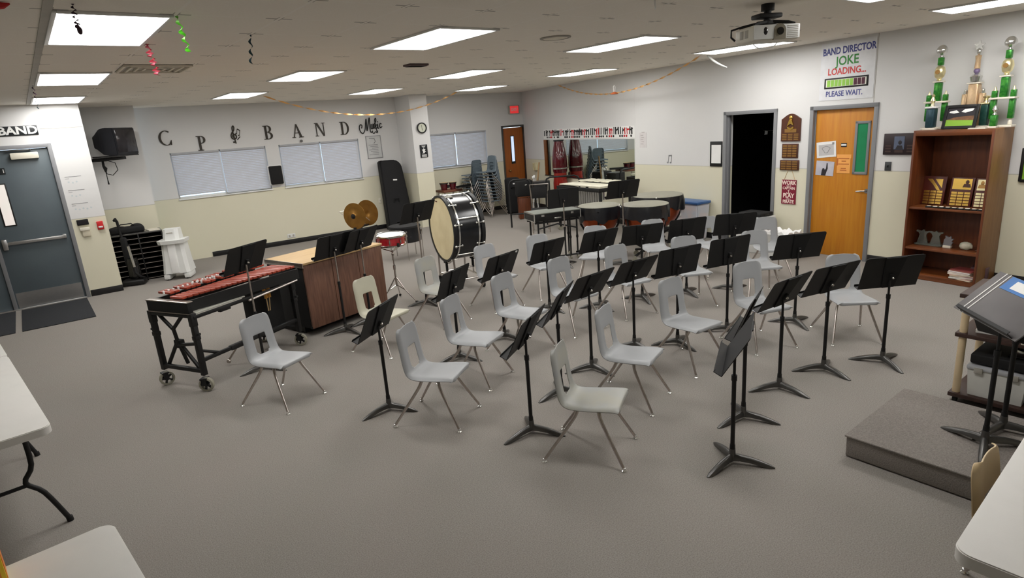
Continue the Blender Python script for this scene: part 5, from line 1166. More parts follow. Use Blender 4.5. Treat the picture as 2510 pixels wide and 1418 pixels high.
# ------------------------------------------------------------------ folding tables
def folding_table(label, loc, rz, L=1.83, W=0.76, h=0.74, edge=False):
    """origin at one corner of the top; top spans -x by W and +y by L"""
    t = thing('folding_table', label, 'table', loc, rz, 'white folding tables')
    def rect(x0, x1, y0, y1, r, n=6):
        P = []
        for cx, cy, a0 in ((x1 - r, y1 - r, 0), (x0 + r, y1 - r, 90), (x0 + r, y0 + r, 180), (x1 - r, y0 + r, 270)):
            for i in range(n + 1): a = rad(a0 + 90 * i / n); P.append((cx + r * cos(a), cy + r * sin(a)))
        return P
    g = G(); g.prism(rect(-W, 0, 0, L, 0.055), 0.042, at(0, 0, h - 0.046))
    g.prism(rect(-W + 0.004, -0.004, 0.004, L - 0.004, 0.052), 0.004, at(0, 0, h - 0.004)); g.obj('tabletop', 'table_white', t)
    for y0, d in ((0.30, 1), (L - 0.30, -1)):
        for x in (-0.12, -W + 0.12):
            sx = 1 if x > -W / 2 else -1
            g = G(); g.tube(smooth([(x, y0, h - 0.05), (x, y0, h - 0.30), (x - 0.05 * sx, y0, h - 0.40), (x + 0.02 * sx, y0, h - 0.50), (x + 0.10 * sx, y0, 0.01)], 4), 0.0145, 10); lg = g.obj('leg', 'black', t)
            g = G(); g.cyl((x + 0.10 * sx, y0, 0.0), (x + 0.097 * sx, y0, 0.03), 0.018); g.obj('foot_cap', 'rubber', lg)
        g = G(); g.tube([(-0.165, y0, h - 0.42), (-W + 0.165, y0, h - 0.42)], 0.012, 8); g.obj('cross_bar', 'black', t)
        g = G(); g.tube([(-0.12, y0, h - 0.08), (-W + 0.12, y0, h - 0.08)], 0.012, 8); g.obj('cross_bar', 'black', t)
        g = G(); g.tube([(-W / 2, y0, h - 0.42), (-W / 2, y0 + d * 0.34, h - 0.055)], 0.010, 8); g.obj('brace', 'black', t)
    return t
folding_table('white folding table at the left edge, nearer one of two in line', (-0.175, 4.06, 0), rad(6.6))
folding_table('white folding table at the left edge behind the nearer one', (-0.175 - 1.835 * sin(rad(6.6)), 4.06 + 1.835 * cos(rad(6.6)), 0), rad(6.6))
folding_table('white folding table at the lower left corner holding a yellow box', (0.17, 0.92, 0), rad(6.0))
folding_table('white folding table at the lower right corner', (3.914, 0.549, 0), rad(92))
t = thing('game_box', 'yellow and orange box standing on the lower left table', 'box', (-0.40, 2.60, 0.7405), rad(6))
g = G(); g.box((0, 0, 0.105), (0.10, 0.16, 0.21), bev=0.002); g.obj('carton', 'yellow', t)
g = G(); g.box((0.051, -0.0, 0.08), (0.002, 0.125, 0.12)); g.box((0.0, -0.081, 0.08), (0.075, 0.002, 0.12)); g.obj('picture_panel', 'orange', t)
g = G(); g.box((0.052, 0.0, 0.18), (0.002, 0.08, 0.03)); g.box((0.0, -0.082, 0.185), (0.06, 0.002, 0.03)); g.obj('title_band', mat('olive_band', (110, 120, 70), 0.5), t)
t = thing('paper_stack', 'white card pad beside the yellow box on the table', 'paper', (-0.37, 2.44, 0.7405), rad(20))
g = G(); g.box((0, 0, 0.012), (0.13, 0.12, 0.024), bev=0.003); g.obj('pad', 'paper', t)
t = thing('candy_wrapper', 'crumpled pink wrapper at the picture edge on the lower left table', 'wrapper', (-0.30, 2.36, 0.7405), 0.4)
g = G(); g.sphere((0, 0, 0.02), 0.045, (1.2, 0.9, 0.42), 12)
for v in g.bm.verts: v.co += Vector((rnd.uniform(-1, 1), rnd.uniform(-1, 1), rnd.uniform(0, 1))) * 0.006
g.obj('wrapper', 'pink', t)

# ------------------------------------------------------------------ xylophone
def wheel(parent, x, y, r, w, ang=0.0, tyre='tyre'):
    """spoked caster wheel with its fork; axle lies along local x turned by ang"""
    R = at(x, y, r) @ Matrix.Rotation(ang, 4, 'Z') @ Matrix.Rotation(pi / 2, 4, 'Y')
    g = G(); g.lathe([(r * 0.72, -w / 2), (r * 0.97, -w / 2 + 0.004), (r, 0), (r * 0.97, w / 2 - 0.004), (r * 0.72, w / 2), (r * 0.70, 0), (r * 0.72, -w / 2)], 30, R); o = g.obj('caster_wheel', tyre, parent)
    g = G()
    for k in range(5):
        a = 2 * pi * k / 5; g.prism([(-0.006, 0), (0.006, 0), (0.008, r * 0.73), (-0.008, r * 0.73)], 0.02, R @ Matrix.Rotation(a, 4, 'Z'), -0.01)
    g.lathe([(0.0, -w / 2), (0.018, -w / 2), (0.018, w / 2), (0.0, w / 2)], 16, R); g.obj('wheel_spokes', 'black', o)
    g = G(); F_ = at(x, y, 0) @ Matrix.Rotation(ang, 4, 'Z')
    for s_ in (-1, 1): g.box((s_ * (w / 2 + 0.008), 0.01, r * 1.35), (0.006, 0.045, r * 0.9), Mx=F_)
    g.box((0, 0.01, r * 1.85), (w + 0.03, 0.06, 0.014), Mx=F_); g.obj('caster_fork', 'black', o)
XR = rad(27)
t = thing('xylophone', 'long xylophone with red wooden bars on a black wheeled frame', 'xylophone', (0.755, 6.10, 0), XR)
L = 1.30
g = G(); g.box((0.03, 0.0, 0.80), (0.05, 0.55, 0.10), bev=0.008); g.obj('end_block', 'black_matte', t)
g = G(); g.box((0.032, 0.0, 0.853), (0.062, 0.56, 0.010), bev=0.003); g.box((0.03, 0, 0.748), (0.055, 0.555, 0.008)); g.obj('end_trim', 'leg_metal', t)
for s_, y0, y1 in ((-1, -0.20, -0.325), (1, 0.23, 0.30)):
    g = G(); loft(g, [[(0.05, y0 - 0.012, 0.75), (0.05, y0 + 0.012, 0.75), (0.05, y0 + 0.012, 0.85), (0.05, y0 - 0.012, 0.85)], [(L, y1 - 0.012, 0.745), (L, y1 + 0.012, 0.745), (L, y1 + 0.012, 0.85), (L, y1 - 0.012, 0.85)]]); g.obj('side_rail', 'black', t)
g = G(); loft(g, [[(0.05, 0.0, 0.79), (0.05, 0.02, 0.79), (0.05, 0.02, 0.855), (0.05, 0.0, 0.855)], [(L, -0.01, 0.79), (L, 0.02, 0.79), (L, 0.02, 0.855), (L, -0.01, 0.855)]]); g.obj('centre_rail', 'black', t)
n = 22
for i in range(n):
    x = 0.085 + i * (L - 0.12) / (n - 1); ln = 0.17 + 0.16 * i / n; y0 = 0.015
    g = G(); g.box((x, y0 - ln / 2, 0.874), (0.046, ln, 0.022), bev=0.004); g.obj('bar', 'bar_red', t)
for i in range(n - 1):
    if i % 7 in (2, 6): continue
    x = 0.085 + (i + 0.5) * (L - 0.12) / (n - 1); ln = 0.17 + 0.14 * i / n
    g = G(); g.box((x, 0.035 + ln / 2, 0.902), (0.044, ln, 0.022), bev=0.004); g.obj('bar', 'bar_red', t)
for i in range(14):
    g = G(); x = 0.075 + i * 0.05; g.cyl((x, 0.10, 0.90), (x, 0.10, 0.922), 0.009); g.sphere((x, 0.10, 0.922), 0.0105, (1, 1, 0.7), 10); g.obj('cord_post', 'paper', t)
for i in range(6):
    g = G(); x = 0.42 + i * 0.055; g.cyl((x, 0.15, 0.905), (x, 0.15, 0.92), 0.009); g.sphere((x, 0.15, 0.92), 0.010, (1, 1, 0.7), 10); g.obj('cord_post', 'paper', t)
for x, nm in ((0.03, 'near'), (L - 0.06, 'far')):
    for y in (-0.27, 0.27):
        g = G(); g.box((x, y, 0.44), (0.045, 0.045, 0.56), bev=0.004); g.box((x, y, 0.69), (0.055, 0.055, 0.12), bev=0.006); g.box((x, y, 0.52), (0.054, 0.054, 0.04), bev=0.004); lg = g.obj('leg', 'black', t)
        g = G(); g.cyl((x, y - 0.03 * (1 if y < 0 else -1), 0.56), (x, y - 0.055 * (1 if y < 0 else -1), 0.56), 0.012); g.obj('knob', 'rubber', lg)
        wheel(t, x, y, 0.068, 0.04, rad(25) if y < 0 else rad(70))
    g = G(); g.box((x, 0, 0.725), (0.05, 0.58, 0.03), bev=0.004); g.obj('cross_bar', 'black', t)
    g = G(); g.box((x, 0, 0.20), (0.04, 0.52, 0.035), bev=0.004); g.obj('cross_bar', 'black', t)
for (a, b) in (((0.03, 0.17, 0.71), (0.03, 0.02, 0.58)), ((0.03, -0.13, 0.71), (0.03, 0.02, 0.58)), ((0.03, 0.02, 0.6), (0.05, 0.02, 0.42)), ((0.05, 0.04, 0.44), (0.05, 0.22, 0.21)), ((0.05, 0.0, 0.44), (0.05, -0.2, 0.21)), ((0.05, 0.02, 0.45), (0.10, 0.02, 0.22)), ((0.05, 0.02, 0.42), (0.03, -0.24, 0.46)), ((L - 0.06, 0.15, 0.7), (L - 0.2, 0.05, 0.42)), ((L - 0.12, 0.0, 0.7), (L - 0.25, 0.1, 0.42))):
    g = G(); g.tube([a, b], 0.017, 8); g.obj('brace', 'black', t)
g = G(); g.box((0.06, 0.02, 0.43), (0.05, 0.09, 0.08), bev=0.008); g.obj('brace_hub', 'black_matte', t)
g = G(); g.box((0.62, -0.27, 0.30), (1.22, 0.034, 0.034), bev=0.004); g.box((0.42, -0.27, 0.30), (0.14, 0.045, 0.045), bev=0.004); g.obj('lower_rail', 'black', t)
g = G(); g.tube([(0.03, -0.27, 0.40), (0.22, -0.27, 0.31)], 0.014, 8); g.obj('brace', 'black', t)
g = G(); g.box((0.60, -0.29, 0.712), (1.15, 0.026, 0.03), bev=0.004); g.box((0.36, -0.285, 0.70), (0.12, 0.04, 0.045), bev=0.004); g.obj('upper_rail', 'black', t)
g = G(); g.box((0.33, -0.245, 0.738), (0.58, 0.07, 0.012), bev=0.002); g.obj('silver_shelf', mat('grey_shelf', (176, 176, 166), 0.4), t)
g = G(); g.tube([(0.62, -0.325, 0.70), (1.26, -0.335, 0.735)], 0.011, 8); g.obj('height_bar', 'leg_metal', t)
g = G(); g.box((1.08, 0.02, 0.46), (0.22, 0.34, 0.50), bev=0.01); g.obj('resonator_box', 'black_matte', t)
g = G(); g.tube([(0.80, -0.05, 0.26), (0.70, 0.0, 0.22), (0.58, 0.08, 0.05)], 0.010, 8); g.sphere((0.58, 0.08, 0.04), 0.022); g.obj('pedal_rod', 'leg_metal', t)
# mallets resting in the frame
t = thing('mallet_pair', 'pair of amber headed mallets hanging under the xylophone rail', 'mallet', (1.70, 6.37, 0.62), XR)
for k in (-1, 1):
    g = G(); g.tube([(0.02 * k, -0.01, 0.0), (0.03 * k, 0.0, 0.11)], 0.018, 10); g.obj('mallet_head', mat('amber_%d' % (k + 1), (196, 140, 56), 0.4), t)
    g = G(); g.cyl((0.02 * k, -0.01, 0.0), (0.01 * k, 0.0, -0.14), 0.005); g.obj('mallet_stick', 'tan', t)

# ------------------------------------------------------------------ brown cabinet
t = thing('wooden_cabinet', 'dark brown panelled cabinet with a tan top beside the xylophone', 'cabinet', (2.18, 6.56, 0), rad(15.6))
CL, CDp, CHt = 1.14, 0.70, 0.86
for i in range(3):
    w = CL / 3
    g = G(); g.box((w * (i + 0.5), 0.012, 0.10 + (CHt - 0.125) / 2), (w - 0.006, 0.024, CHt - 0.125), bev=0.003); g.obj('front_panel', 'panel_brown', t)
for x in (0.012, CL - 0.012):
    g = G(); g.box((x, CDp / 2 + 0.012, 0.47), (0.024, CDp - 0.03, 0.74), bev=0.003); g.obj('side_panel', 'panel_brown' if x > 0.5 else 'black_matte', t)
g = G(); g.box((CL / 2, CDp - 0.012, 0.47), (CL - 0.05, 0.02, 0.74)); g.obj('back_panel', 'black_matte', t)
g = G(); g.box((CL / 2, CDp / 2, CHt - 0.012), (CL + 0.02, CDp + 0.02, 0.024), bev=0.004); g.obj('top', 'tan', t)
g = G(); g.box((-0.016, CDp / 2 - 0.01, CHt - 0.025), (0.012, CDp + 0.02, 0.055), bev=0.003); g.obj('top_edge', 'leg_metal', t)
g = G(); g.box((CL / 2, CDp / 2 + 0.1, 0.05), (CL - 0.12, CDp - 0.30, 0.10)); g.box((CL / 2, 0.02, 0.112), (CL, 0.03, 0.03)); g.obj('plinth', 'black', t)

# ------------------------------------------------------------------ snare drum on its stand
t = thing('snare_drum', 'red snare drum with a white head on a chrome stand', 'drum', (3.53, 7.08, 0), 0)
R_ = 0.178
tilt = at(0, 0, 0.775) @ Matrix.Rotation(rad(3), 4, 'X')
g = G(); g.lathe([(R_, 0.0), (R_, 0.125)], 40, tilt); g.obj('shell', 'drum_red', t)
for z in (0.0, 0.118):
    g = G(); g.lathe([(R_ - 0.004, z), (R_ + 0.012, z), (R_ + 0.014, z + 0.018), (R_ + 0.008, z + 0.022), (R_ - 0.002, z + 0.020)], 40, tilt); g.obj('hoop', 'chrome', t)
g = G(); g.lathe([(0.0, 0.131), (R_ - 0.002, 0.131), (R_ + 0.003, 0.124)], 40, tilt); g.obj('drum_head', 'drum_head_w', t)
for k in range(8):
    a = 2 * pi * k / 8 + 0.2; c, s_ = (R_ + 0.01) * cos(a), (R_ + 0.01) * sin(a)
    g = G(); g.cyl(tilt @ Vector((c, s_, 0.005)), tilt @ Vector((c, s_, 0.135)), 0.004, n=8); g.cyl(tilt @ Vector((c, s_, 0.045)), tilt @ Vector((c, s_, 0.085)), 0.010, n=10); g.obj('tension_lug', 'chrome', t)
sd_ = thing('snare_stand', 'chrome tripod stand under the red snare drum', 'drum stand', (3.53, 7.08, 0), 0)
g = G(); g.cyl((0, 0, 0.22), (0, 0, 0.50), 0.0125); g.cyl((0, 0, 0.45), (0, 0, 0.66), 0.009); g.cyl((0, 0, 0.44), (0, 0, 0.50), 0.018); g.lathe([(0.0, 0.62), (0.016, 0.63), (0.02, 0.65), (0.01, 0.67), (0.018, 0.69), (0.0, 0.70)], 14); g.obj('pole', 'chrome', sd_)
for k in range(3):
    a = 2 * pi * k / 3 + 0.5
    g = G(); g.tube([(0, 0, 0.68), (0.10 * cos(a), 0.10 * sin(a), 0.72), (0.19 * cos(a), 0.19 * sin(a), 0.765)], 0.006, 8); g.obj('basket_arm', 'chrome', sd_)
    g = G(); g.box((0.196 * cos(a), 0.196 * sin(a), 0.79), (0.03, 0.03, 0.05), (0, 0, a), bev=0.006); g.obj('basket_grip', 'rubber', sd_)
    b = a + 0.5
    g = G(); g.tube([(0.012 * cos(b), 0.012 * sin(b), 0.33), (0.14 * cos(b), 0.14 * sin(b), 0.16), (0.29 * cos(b), 0.29 * sin(b), 0.018)], 0.008, 8); g.tube([(0.012 * cos(b), 0.012 * sin(b), 0.23), (0.14 * cos(b), 0.14 * sin(b), 0.165)], 0.006, 8); g.obj('leg', 'chrome', sd_)
    g = G(); g.cyl((0.275 * cos(b), 0.275 * sin(b), 0.02), (0.305 * cos(b), 0.305 * sin(b), 0.016), 0.016); g.obj('foot_cap', 'rubber', sd_)

# ------------------------------------------------------------------ concert bass drum
t = thing('bass_drum', 'large black concert bass drum with a cream head on its stand', 'drum', (4.55, 7.09, 0), rad(-10))
BZ, BR, BDp = 0.845, 0.45, 0.46
BX = at(-BDp / 2, 0, BZ) @ Matrix.Rotation(pi / 2, 4, 'Y')        # lathe z -> local x
g = G(); g.lathe([(BR - 0.012, 0.02), (BR - 0.012, BDp - 0.02)], 56, BX); g.obj('shell', 'drum_black', t)
for z0 in (0.0, BDp - 0.05):
    g = G(); g.lathe([(BR - 0.02, z0), (BR + 0.006, z0), (BR + 0.006, z0 + 0.05), (BR - 0.02, z0 + 0.05), (BR - 0.02, z0)], 56, BX); g.obj('hoop', 'black', t)
for z0 in (0.075, BDp - 0.095):
    g = G(); g.lathe([(BR - 0.013, z0), (BR - 0.002, z0), (BR - 0.002, z0 + 0.02), (BR - 0.013, z0 + 0.02)], 56, BX); g.obj('counter_ring', 'silver', t)
g = G(); g.lathe([(0.0, 0.012), (BR - 0.022, 0.012), (BR - 0.018, 0.03)], 56, BX); g.obj('drum_head', 'drum_head', t)
g = G(); g.lathe([(0.0, BDp - 0.012), (BR - 0.022, BDp - 0.012), (BR - 0.018, BDp - 0.03)], 56, BX); g.obj('drum_head', 'drum_head', t)
for k in range(10):
    a = 2 * pi * k / 10 + 0.12
    def pt(z, r): return BX @ Vector((r * cos(a), r * sin(a), z))
    for z0, sgn in ((0.025, 1), (BDp - 0.025, -1)):
        g = G(); g.cyl(pt(z0, BR + 0.012), pt(z0 + sgn * 0.10, BR + 0.012), 0.005, n=8); g.sphere(pt(z0, BR + 0.014), 0.019, n=10); g.sphere(pt(z0 + sgn * 0.095, BR + 0.004), 0.015, n=10); g.obj('tension_rod', 'silver', t)
for k in (1, 3, 5):
    a = 2 * pi * (k + 0.55) / 10 + 2.1
    g = G(); g.cyl(BX @ Vector(((BR - 0.008) * cos(a), (BR - 0.008) * sin(a), 0.095)), BX @ Vector(((BR - 0.008) * cos(a), (BR - 0.008) * sin(a), BDp - 0.095)), 0.010, n=8); g.obj('shell_seam', 'silver', t)
g = G(); g.box((-0.13, -0.10, BZ + 0.434), (0.12, 0.10, 0.012), (rad(12), 0, 0)); g.obj('mounting_plate', 'silver', t)
g = G(); g.box((-BDp / 2 + 0.008, 0.1, BZ + 0.37), (0.003, 0.06, 0.018)); g.obj('badge', 'plaque', t)
bs_ = thing('bass_drum_stand', 'chrome cradle stand on casters under the bass drum', 'drum stand', (4.55, 7.09, 0), rad(-10))
for x in (-0.2, 0.2):
    g = G(); g.tube([(x, -0.30, 0.12), (x, -0.27, 0.46), (x, -0.22, 0.43), (x, -0.12, 0.385), (x, 0.12, 0.385), (x, 0.22, 0.43), (x, 0.27, 0.46), (x, 0.30, 0.12)], 0.014, 10); g.obj('cradle', 'chrome', bs_)
    for y in (-0.30, 0.30):
        g = G(); g.cyl((x - 0.012, y, 0.045), (x + 0.012, y, 0.045), 0.045); g.box((x, y, 0.09), (0.035, 0.03, 0.07)); g.obj('caster', 'rubber', bs_)
    g = G(); g.box((x, 0, 0.372), (0.05, 0.09, 0.03), bev=0.006); g.cyl((x, 0, 0.36), (x, 0, 0.24), 0.018); g.obj('rubber_support', 'black_matte', bs_)
for y, z in ((-0.30, 0.16), (0.30, 0.16), (0.0, 0.25)):
    g = G(); g.tube([(-0.2, y, z), (0.2, y, z)], 0.012, 8); g.obj('cross_bar', 'chrome', bs_)
g = G(); g.tube([(-0.2, -0.30, 0.16), (-0.2, 0.30, 0.16)], 0.012, 8); g.tube([(0.2, -0.30, 0.16), (0.2, 0.30, 0.16)], 0.012, 8); g.tube([(-0.2, 0, 0.16), (-0.2, 0, 0.25)], 0.012, 8); g.tube([(0.2, 0, 0.16), (0.2, 0, 0.25)], 0.012, 8); g.obj('lower_frame', 'chrome', bs_)

# ------------------------------------------------------------------ cymbals and low drum behind the cabinet
t = thing('cymbal_stand', 'cradle stand with triangular wire arms holding two cymbals', 'cymbal stand', (4.45, 9.98, 0), rad(30))
g = G(); g.cyl((0, 0, 0.05), (0, 0, 0.62), 0.014); g.box((0, 0, 0.62), (0.42, 0.05, 0.03), bev=0.006); g.obj('pole', 'black', t)
for k in range(3):
    a = 2 * pi * k / 3; g = G(); g.tube([(0, 0, 0.2), (0.28 * cos(a), 0.28 * sin(a), 0.012)], 0.011, 8); g.obj('leg', 'black', t)
for x in (-0.14, 0.14):
    g = G(); g.tube([(x, 0, 0.62), (x * 1.0, 0.2, 0.82), (x, 0.34, 0.90), (x, 0.2, 0.92), (x * 0.9, -0.1, 0.70)], 0.006, 6); g.obj('wire_arm', 'leg_metal', t)
def cymbal(label, lx, k):
    P = Matrix.Rotation(rad(30), 4, 'Z') @ Vector((lx, -0.02, 0))
    t = thing('cymbal', label, 'cymbal', (4.45 + P.x, 9.98 + P.y, 0.83), rad(30), 'pair of cymbals')
    Mx = Matrix.Rotation(-k * pi / 2, 4, 'Y')
    g = G(); g.lathe([(0.0, 0.042), (0.03, 0.04), (0.05, 0.025), (0.06, 0.018), (0.14, 0.010), (0.225, 0.0), (0.226, -0.002), (0.14, 0.007), (0.06, 0.015), (0.05, 0.022), (0.0, 0.038)], 48, Mx); g.obj('bronze_disc', 'cymbal', t)
    g = G(); g.lathe([(0.0, 0.075), (0.016, 0.07), (0.03, 0.045), (0.045, 0.041), (0.0, 0.041)], 18, Mx); g.obj('leather_strap', 'black_matte', t)
cymbal('bronze cymbal facing the room, left one of the standing pair', -0.19, 1)
cymbal('bronze cymbal half hidden behind its twin, right one of the pair', 0.19, -1)
t = thing('floor_drum', 'low black drum with chrome leg brackets behind the red snare', 'drum', (5.05, 9.55, 0), 0)
g = G(); g.lathe([(0.0, 0.30), (0.27, 0.30), (0.27, 0.58), (0.0, 0.58)], 36); g.obj('shell', 'drum_black', t)
g = G(); g.lathe([(0.0, 0.584), (0.272, 0.584), (0.28, 0.57), (0.28, 0.55), (0.27, 0.55)], 36); g.obj('drum_head', 'black_matte', t)
for k in range(5):
    a = 2 * pi * k / 5 - 0.75
    g = G(); c, s_ = 0.29 * cos(a), 0.29 * sin(a); g.cyl((c, s_, 0.0), (c, s_, 0.5), 0.008); g.box((c, s_, 0.46), (0.035, 0.035, 0.1), (0, 0, a), bev=0.008); g.obj('leg', 'chrome', t)
# ---- tall soft bag in the corner by the column
t = thing('tall_instrument_bag', 'tall black soft bag leaning in the corner left of the column', 'bag', (6.53, 12.55, 0), rad(-12)); t.rotation_euler = (rad(-5), 0, rad(-12))
def rrect(w, h, r, n=5, slope=0.0):
    P = [(-w / 2, 0), (w / 2 + slope, 0)]
    for i in range(n + 1): a = pi / 2 * i / n; P.append((w / 2 - r + r * cos(a), h - r + r * sin(a)))
    for i in range(n + 1): a = pi / 2 + pi / 2 * i / n; P.append((-w / 2 + 0.05 + 0.05 * cos(a), h - 0.05 + 0.05 * sin(a)))
    return P
g = G(); g.prism(rrect(0.50, 1.58, 0.2, slope=0.12), 0.26, at(0, 0.26) @ FRONT)
bmesh.ops.bevel(g.bm, geom=[e for e in g.bm.edges], offset=0.03, segments=3, affect='EDGES'); g.obj('bag_body', 'black_fabric', t)
g = G(); g.box((0.04, -0.004, 1.13), (0.09, 0.006, 0.03), (0, rad(4), 0)); g.obj('label_tag', 'paper', t)
g = G(); g.tube([(-0.05, 0.0, 0.62), (-0.04, -0.035, 0.72), (0.06, -0.035, 0.72), (0.07, 0.0, 0.62)], 0.012, 8); g.obj('handle', 'black_fabric', t)

# ------------------------------------------------------------------ timpani
def timpano(label, x, y, r, h, a0):
    t = thing('timpani', label, 'drum', (x, y, 0), a0, 'covered timpani')
    g = G(); N = 14; prof = [(r * 0.97 * math.sqrt(max(0.0, 1 - (1 - q / N) ** 2.2)) if q else 0.02, 0.30 + (h - 0.36) * q / N) for q in range(N + 1)]
    g.lathe([(0.0, 0.30)] + prof, 40); g.obj('bowl', 'copper', t)
    g = G(); g.lathe([(r * 0.95, h - 0.07), (r * 1.01, h - 0.07), (r * 1.01, h - 0.012), (r * 0.95, h - 0.012)], 40); g.obj('rim', 'chrome', t)
    g = G(); bm = g.bm; N = 64; lo = []; hi = []; md = []
    rq = random.Random(int(x * 100))
    ph = [rq.uniform(0, 6) for _ in range(4)]
    for j in range(N):
        a = 2 * pi * j / N; dr = 0.014 * sin(7 * a + ph[0]) + 0.010 * sin(13 * a + ph[1]); dz = 0.03 * sin(5 * a + ph[2]) + 0.018 * sin(11 * a + ph[3])
        hi.append(bm.verts.new(((r + 0.012) * cos(a), (r + 0.012) * sin(a), h - 0.004)))
        md.append(bm.verts.new(((r + 0.024 + dr * 0.6) * cos(a), (r + 0.024 + dr * 0.6) * sin(a), h - 0.09)))
        lo.append(bm.verts.new(((r + 0.012 + dr * 1.4) * cos(a), (r + 0.012 + dr * 1.4) * sin(a), h - 0.22 + dz)))
    for A, B in ((hi, md), (md, lo)):
        for j in range(N): bm.faces.new((A[j], B[j], B[(j + 1) % N], A[(j + 1) % N]))
    bmesh.ops.recalc_face_normals(bm, faces=bm.faces); bmesh.ops.solidify(bm, geom=list(bm.faces), thickness=0.003)
    g.obj('cover_skirt', 'vinyl_black', t, 70)
    g = G(); g.lathe([(0.0, h + 0.012), (r * 0.6, h + 0.010), (r + 0.004, h + 0.002), (r + 0.014, h - 0.006), (r + 0.006, h - 0.012)], 48); g.obj('cover_top', 'cover_grey', t)
    for k in range(4):
        a = pi / 2 * k + 0.4
        g = G(); g.tube([((r + 0.02) * cos(a), (r + 0.02) * sin(a), h - 0.06), ((r * 0.93) * cos(a), (r * 0.93) * sin(a), 0.5), (r * 0.55 * cos(a), r * 0.55 * sin(a), 0.27), (0.06 * cos(a), 0.06 * sin(a), 0.2)], 0.017, 8); g.obj('strut', 'black', t)
    g = G(); g.cyl((0, 0, 0.12), (0, 0, 0.31), 0.05); g.obj('hub', 'black', t)
    for k in range(3):
        a = 2 * pi * k / 3 + 0.2
        g = G(); g.tube([(0, 0, 0.16), (0.3 * cos(a), 0.3 * sin(a), 0.10)], 0.02, 8); g.obj('base_leg', 'black', t)
        g = G(); g.cyl((0.3 * cos(a) - 0.012, 0.3 * sin(a), 0.042), (0.3 * cos(a) + 0.012, 0.3 * sin(a), 0.042), 0.042); g.box((0.3 * cos(a), 0.3 * sin(a), 0.085), (0.03, 0.03, 0.05)); g.obj('caster', 'tyre', t)
    g = G(); g.box((0.0, -0.34, 0.07), (0.1, 0.24, 0.02), (rad(14), 0, 0), bev=0.005); g.obj('tuning_pedal', 'silver', t)
    g = G(); g.tube([(0, r + 0.02, h - 0.03), (0, r + 0.05, h - 0.01)], 0.008, 8); g.sphere((0, r + 0.055, h), 0.016); g.obj('tuning_handle', 'silver', t)
    return t
timpano('copper timpani under a grey topped black cover, left one of three', 7.17, 6.87, 0.33, 0.80, 0.3)
timpano('copper timpani under a grey topped black cover, middle one nearest the viewer', 7.25, 6.00, 0.34, 0.86, 1.0)
timpano('largest covered timpani standing against the right wall', 8.13, 6.46, 0.40, 0.865, 2.2)
# ------------------------------------------------------------------ glockenspiel case on a stand
t = thing('percussion_case', 'long black percussion case with a grey lid and silver edges on a stand', 'case', (6.46, 7.22, 0), rad(-19))
g = G(); g.box((0, 0, 0.725), (0.78, 0.42, 0.11), bev=0.006); g.obj('case_body', 'black', t)
g = G(); g.box((0, 0, 0.788), (0.79, 0.43, 0.016), bev=0.004); g.obj('lid', 'case_grey', t)
g = G()
for s_ in (-1, 1):
    g.box((s_ * 0.392, 0, 0.788), (0.012, 0.44, 0.02)); g.box((s_ * 0.392, -0.212, 0.73), (0.014, 0.014, 0.12)); g.box((s_ * 0.392, 0.212, 0.73), (0.014, 0.014, 0.12)); g.box((s_ * 0.392, 0, 0.672), (0.012, 0.44, 0.012))
g.obj('edge_trim', 'silver', t)
for x in (-0.25, 0.25):
    g = G(); g.box((x, -0.214, 0.755), (0.05, 0.008, 0.03), bev=0.002); g.obj('latch', 'silver', t)
g = G(); g.box((0.0, -0.215, 0.70), (0.12, 0.012, 0.02), bev=0.004); g.obj('handle', 'silver', t)
for x in (-0.32, -0.22, 0.22, 0.34):
    for y in (-0.17, 0.17):
        if abs(x) < 0.3 and y > 0: continue
        g = G(); g.cyl((x, y, 0.04), (x, y, 0.67), 0.014); g.cyl((x, y, 0.34), (x, y, 0.38), 0.02); lg = g.obj('leg', 'black', t)
        g = G(); g.cyl((x - 0.01, y, 0.03), (x + 0.01, y, 0.03), 0.03); g.obj('caster', 'tyre', lg)
g = G(); g.box((0, -0.17, 0.645), (0.74, 0.03, 0.03)); g.box((0, 0.17, 0.645), (0.74, 0.03, 0.03)); g.tube([(-0.3, -0.17, 0.55), (0.0, -0.19, 0.60), (0.34, -0.17, 0.5)], 0.012, 8); g.obj('stand_frame', 'black', t)
g = G(); g.tube([(-0.33, -0.17, 0.07), (0.34, -0.17, 0.07)], 0.014, 8); g.obj('foot_rail', 'black', t)
# ------------------------------------------------------------------ vibraphone by the mirror
t = thing('vibraphone', 'keyboard percussion with pale cream bars in front of the mirror', 'vibraphone', (8.66, 8.42, 0), rad(-7) + pi / 2)
VL, Vn = 1.30, 18
for s_ in (-1, 1):
    g = G(); g.box((0, s_ * (0.40 if s_ > 0 else 0.36), 0.865), (VL, 0.035, 0.07), bev=0.004); g.obj('side_rail', 'black', t)
for x in (-VL / 2, VL / 2):
    g = G(); g.box((x, 0.02, 0.865), (0.035, 0.80, 0.07), bev=0.004); g.obj('end_rail', 'black', t)
    for y in (-0.34, 0.38):
        g = G(); g.box((x, y, 0.45), (0.045, 0.045, 0.76), bev=0.004); g.obj('leg', 'black', t); g = G(); g.cyl((x - 0.012, y, 0.05), (x + 0.012, y, 0.05), 0.05); g.obj('caster', 'tyre', t)
g = G(); g.box((0, 0.02, 0.30), (VL, 0.03, 0.04)); g.obj('stretcher', 'black', t)
for i in range(Vn):
    x = -VL / 2 + 0.05 + i * (VL - 0.1) / (Vn - 1)
    g = G(); g.box((x, 0.17, 0.925), (0.064, 0.40, 0.018), bev=0.003); g.obj('bar', 'cream_bar', t)
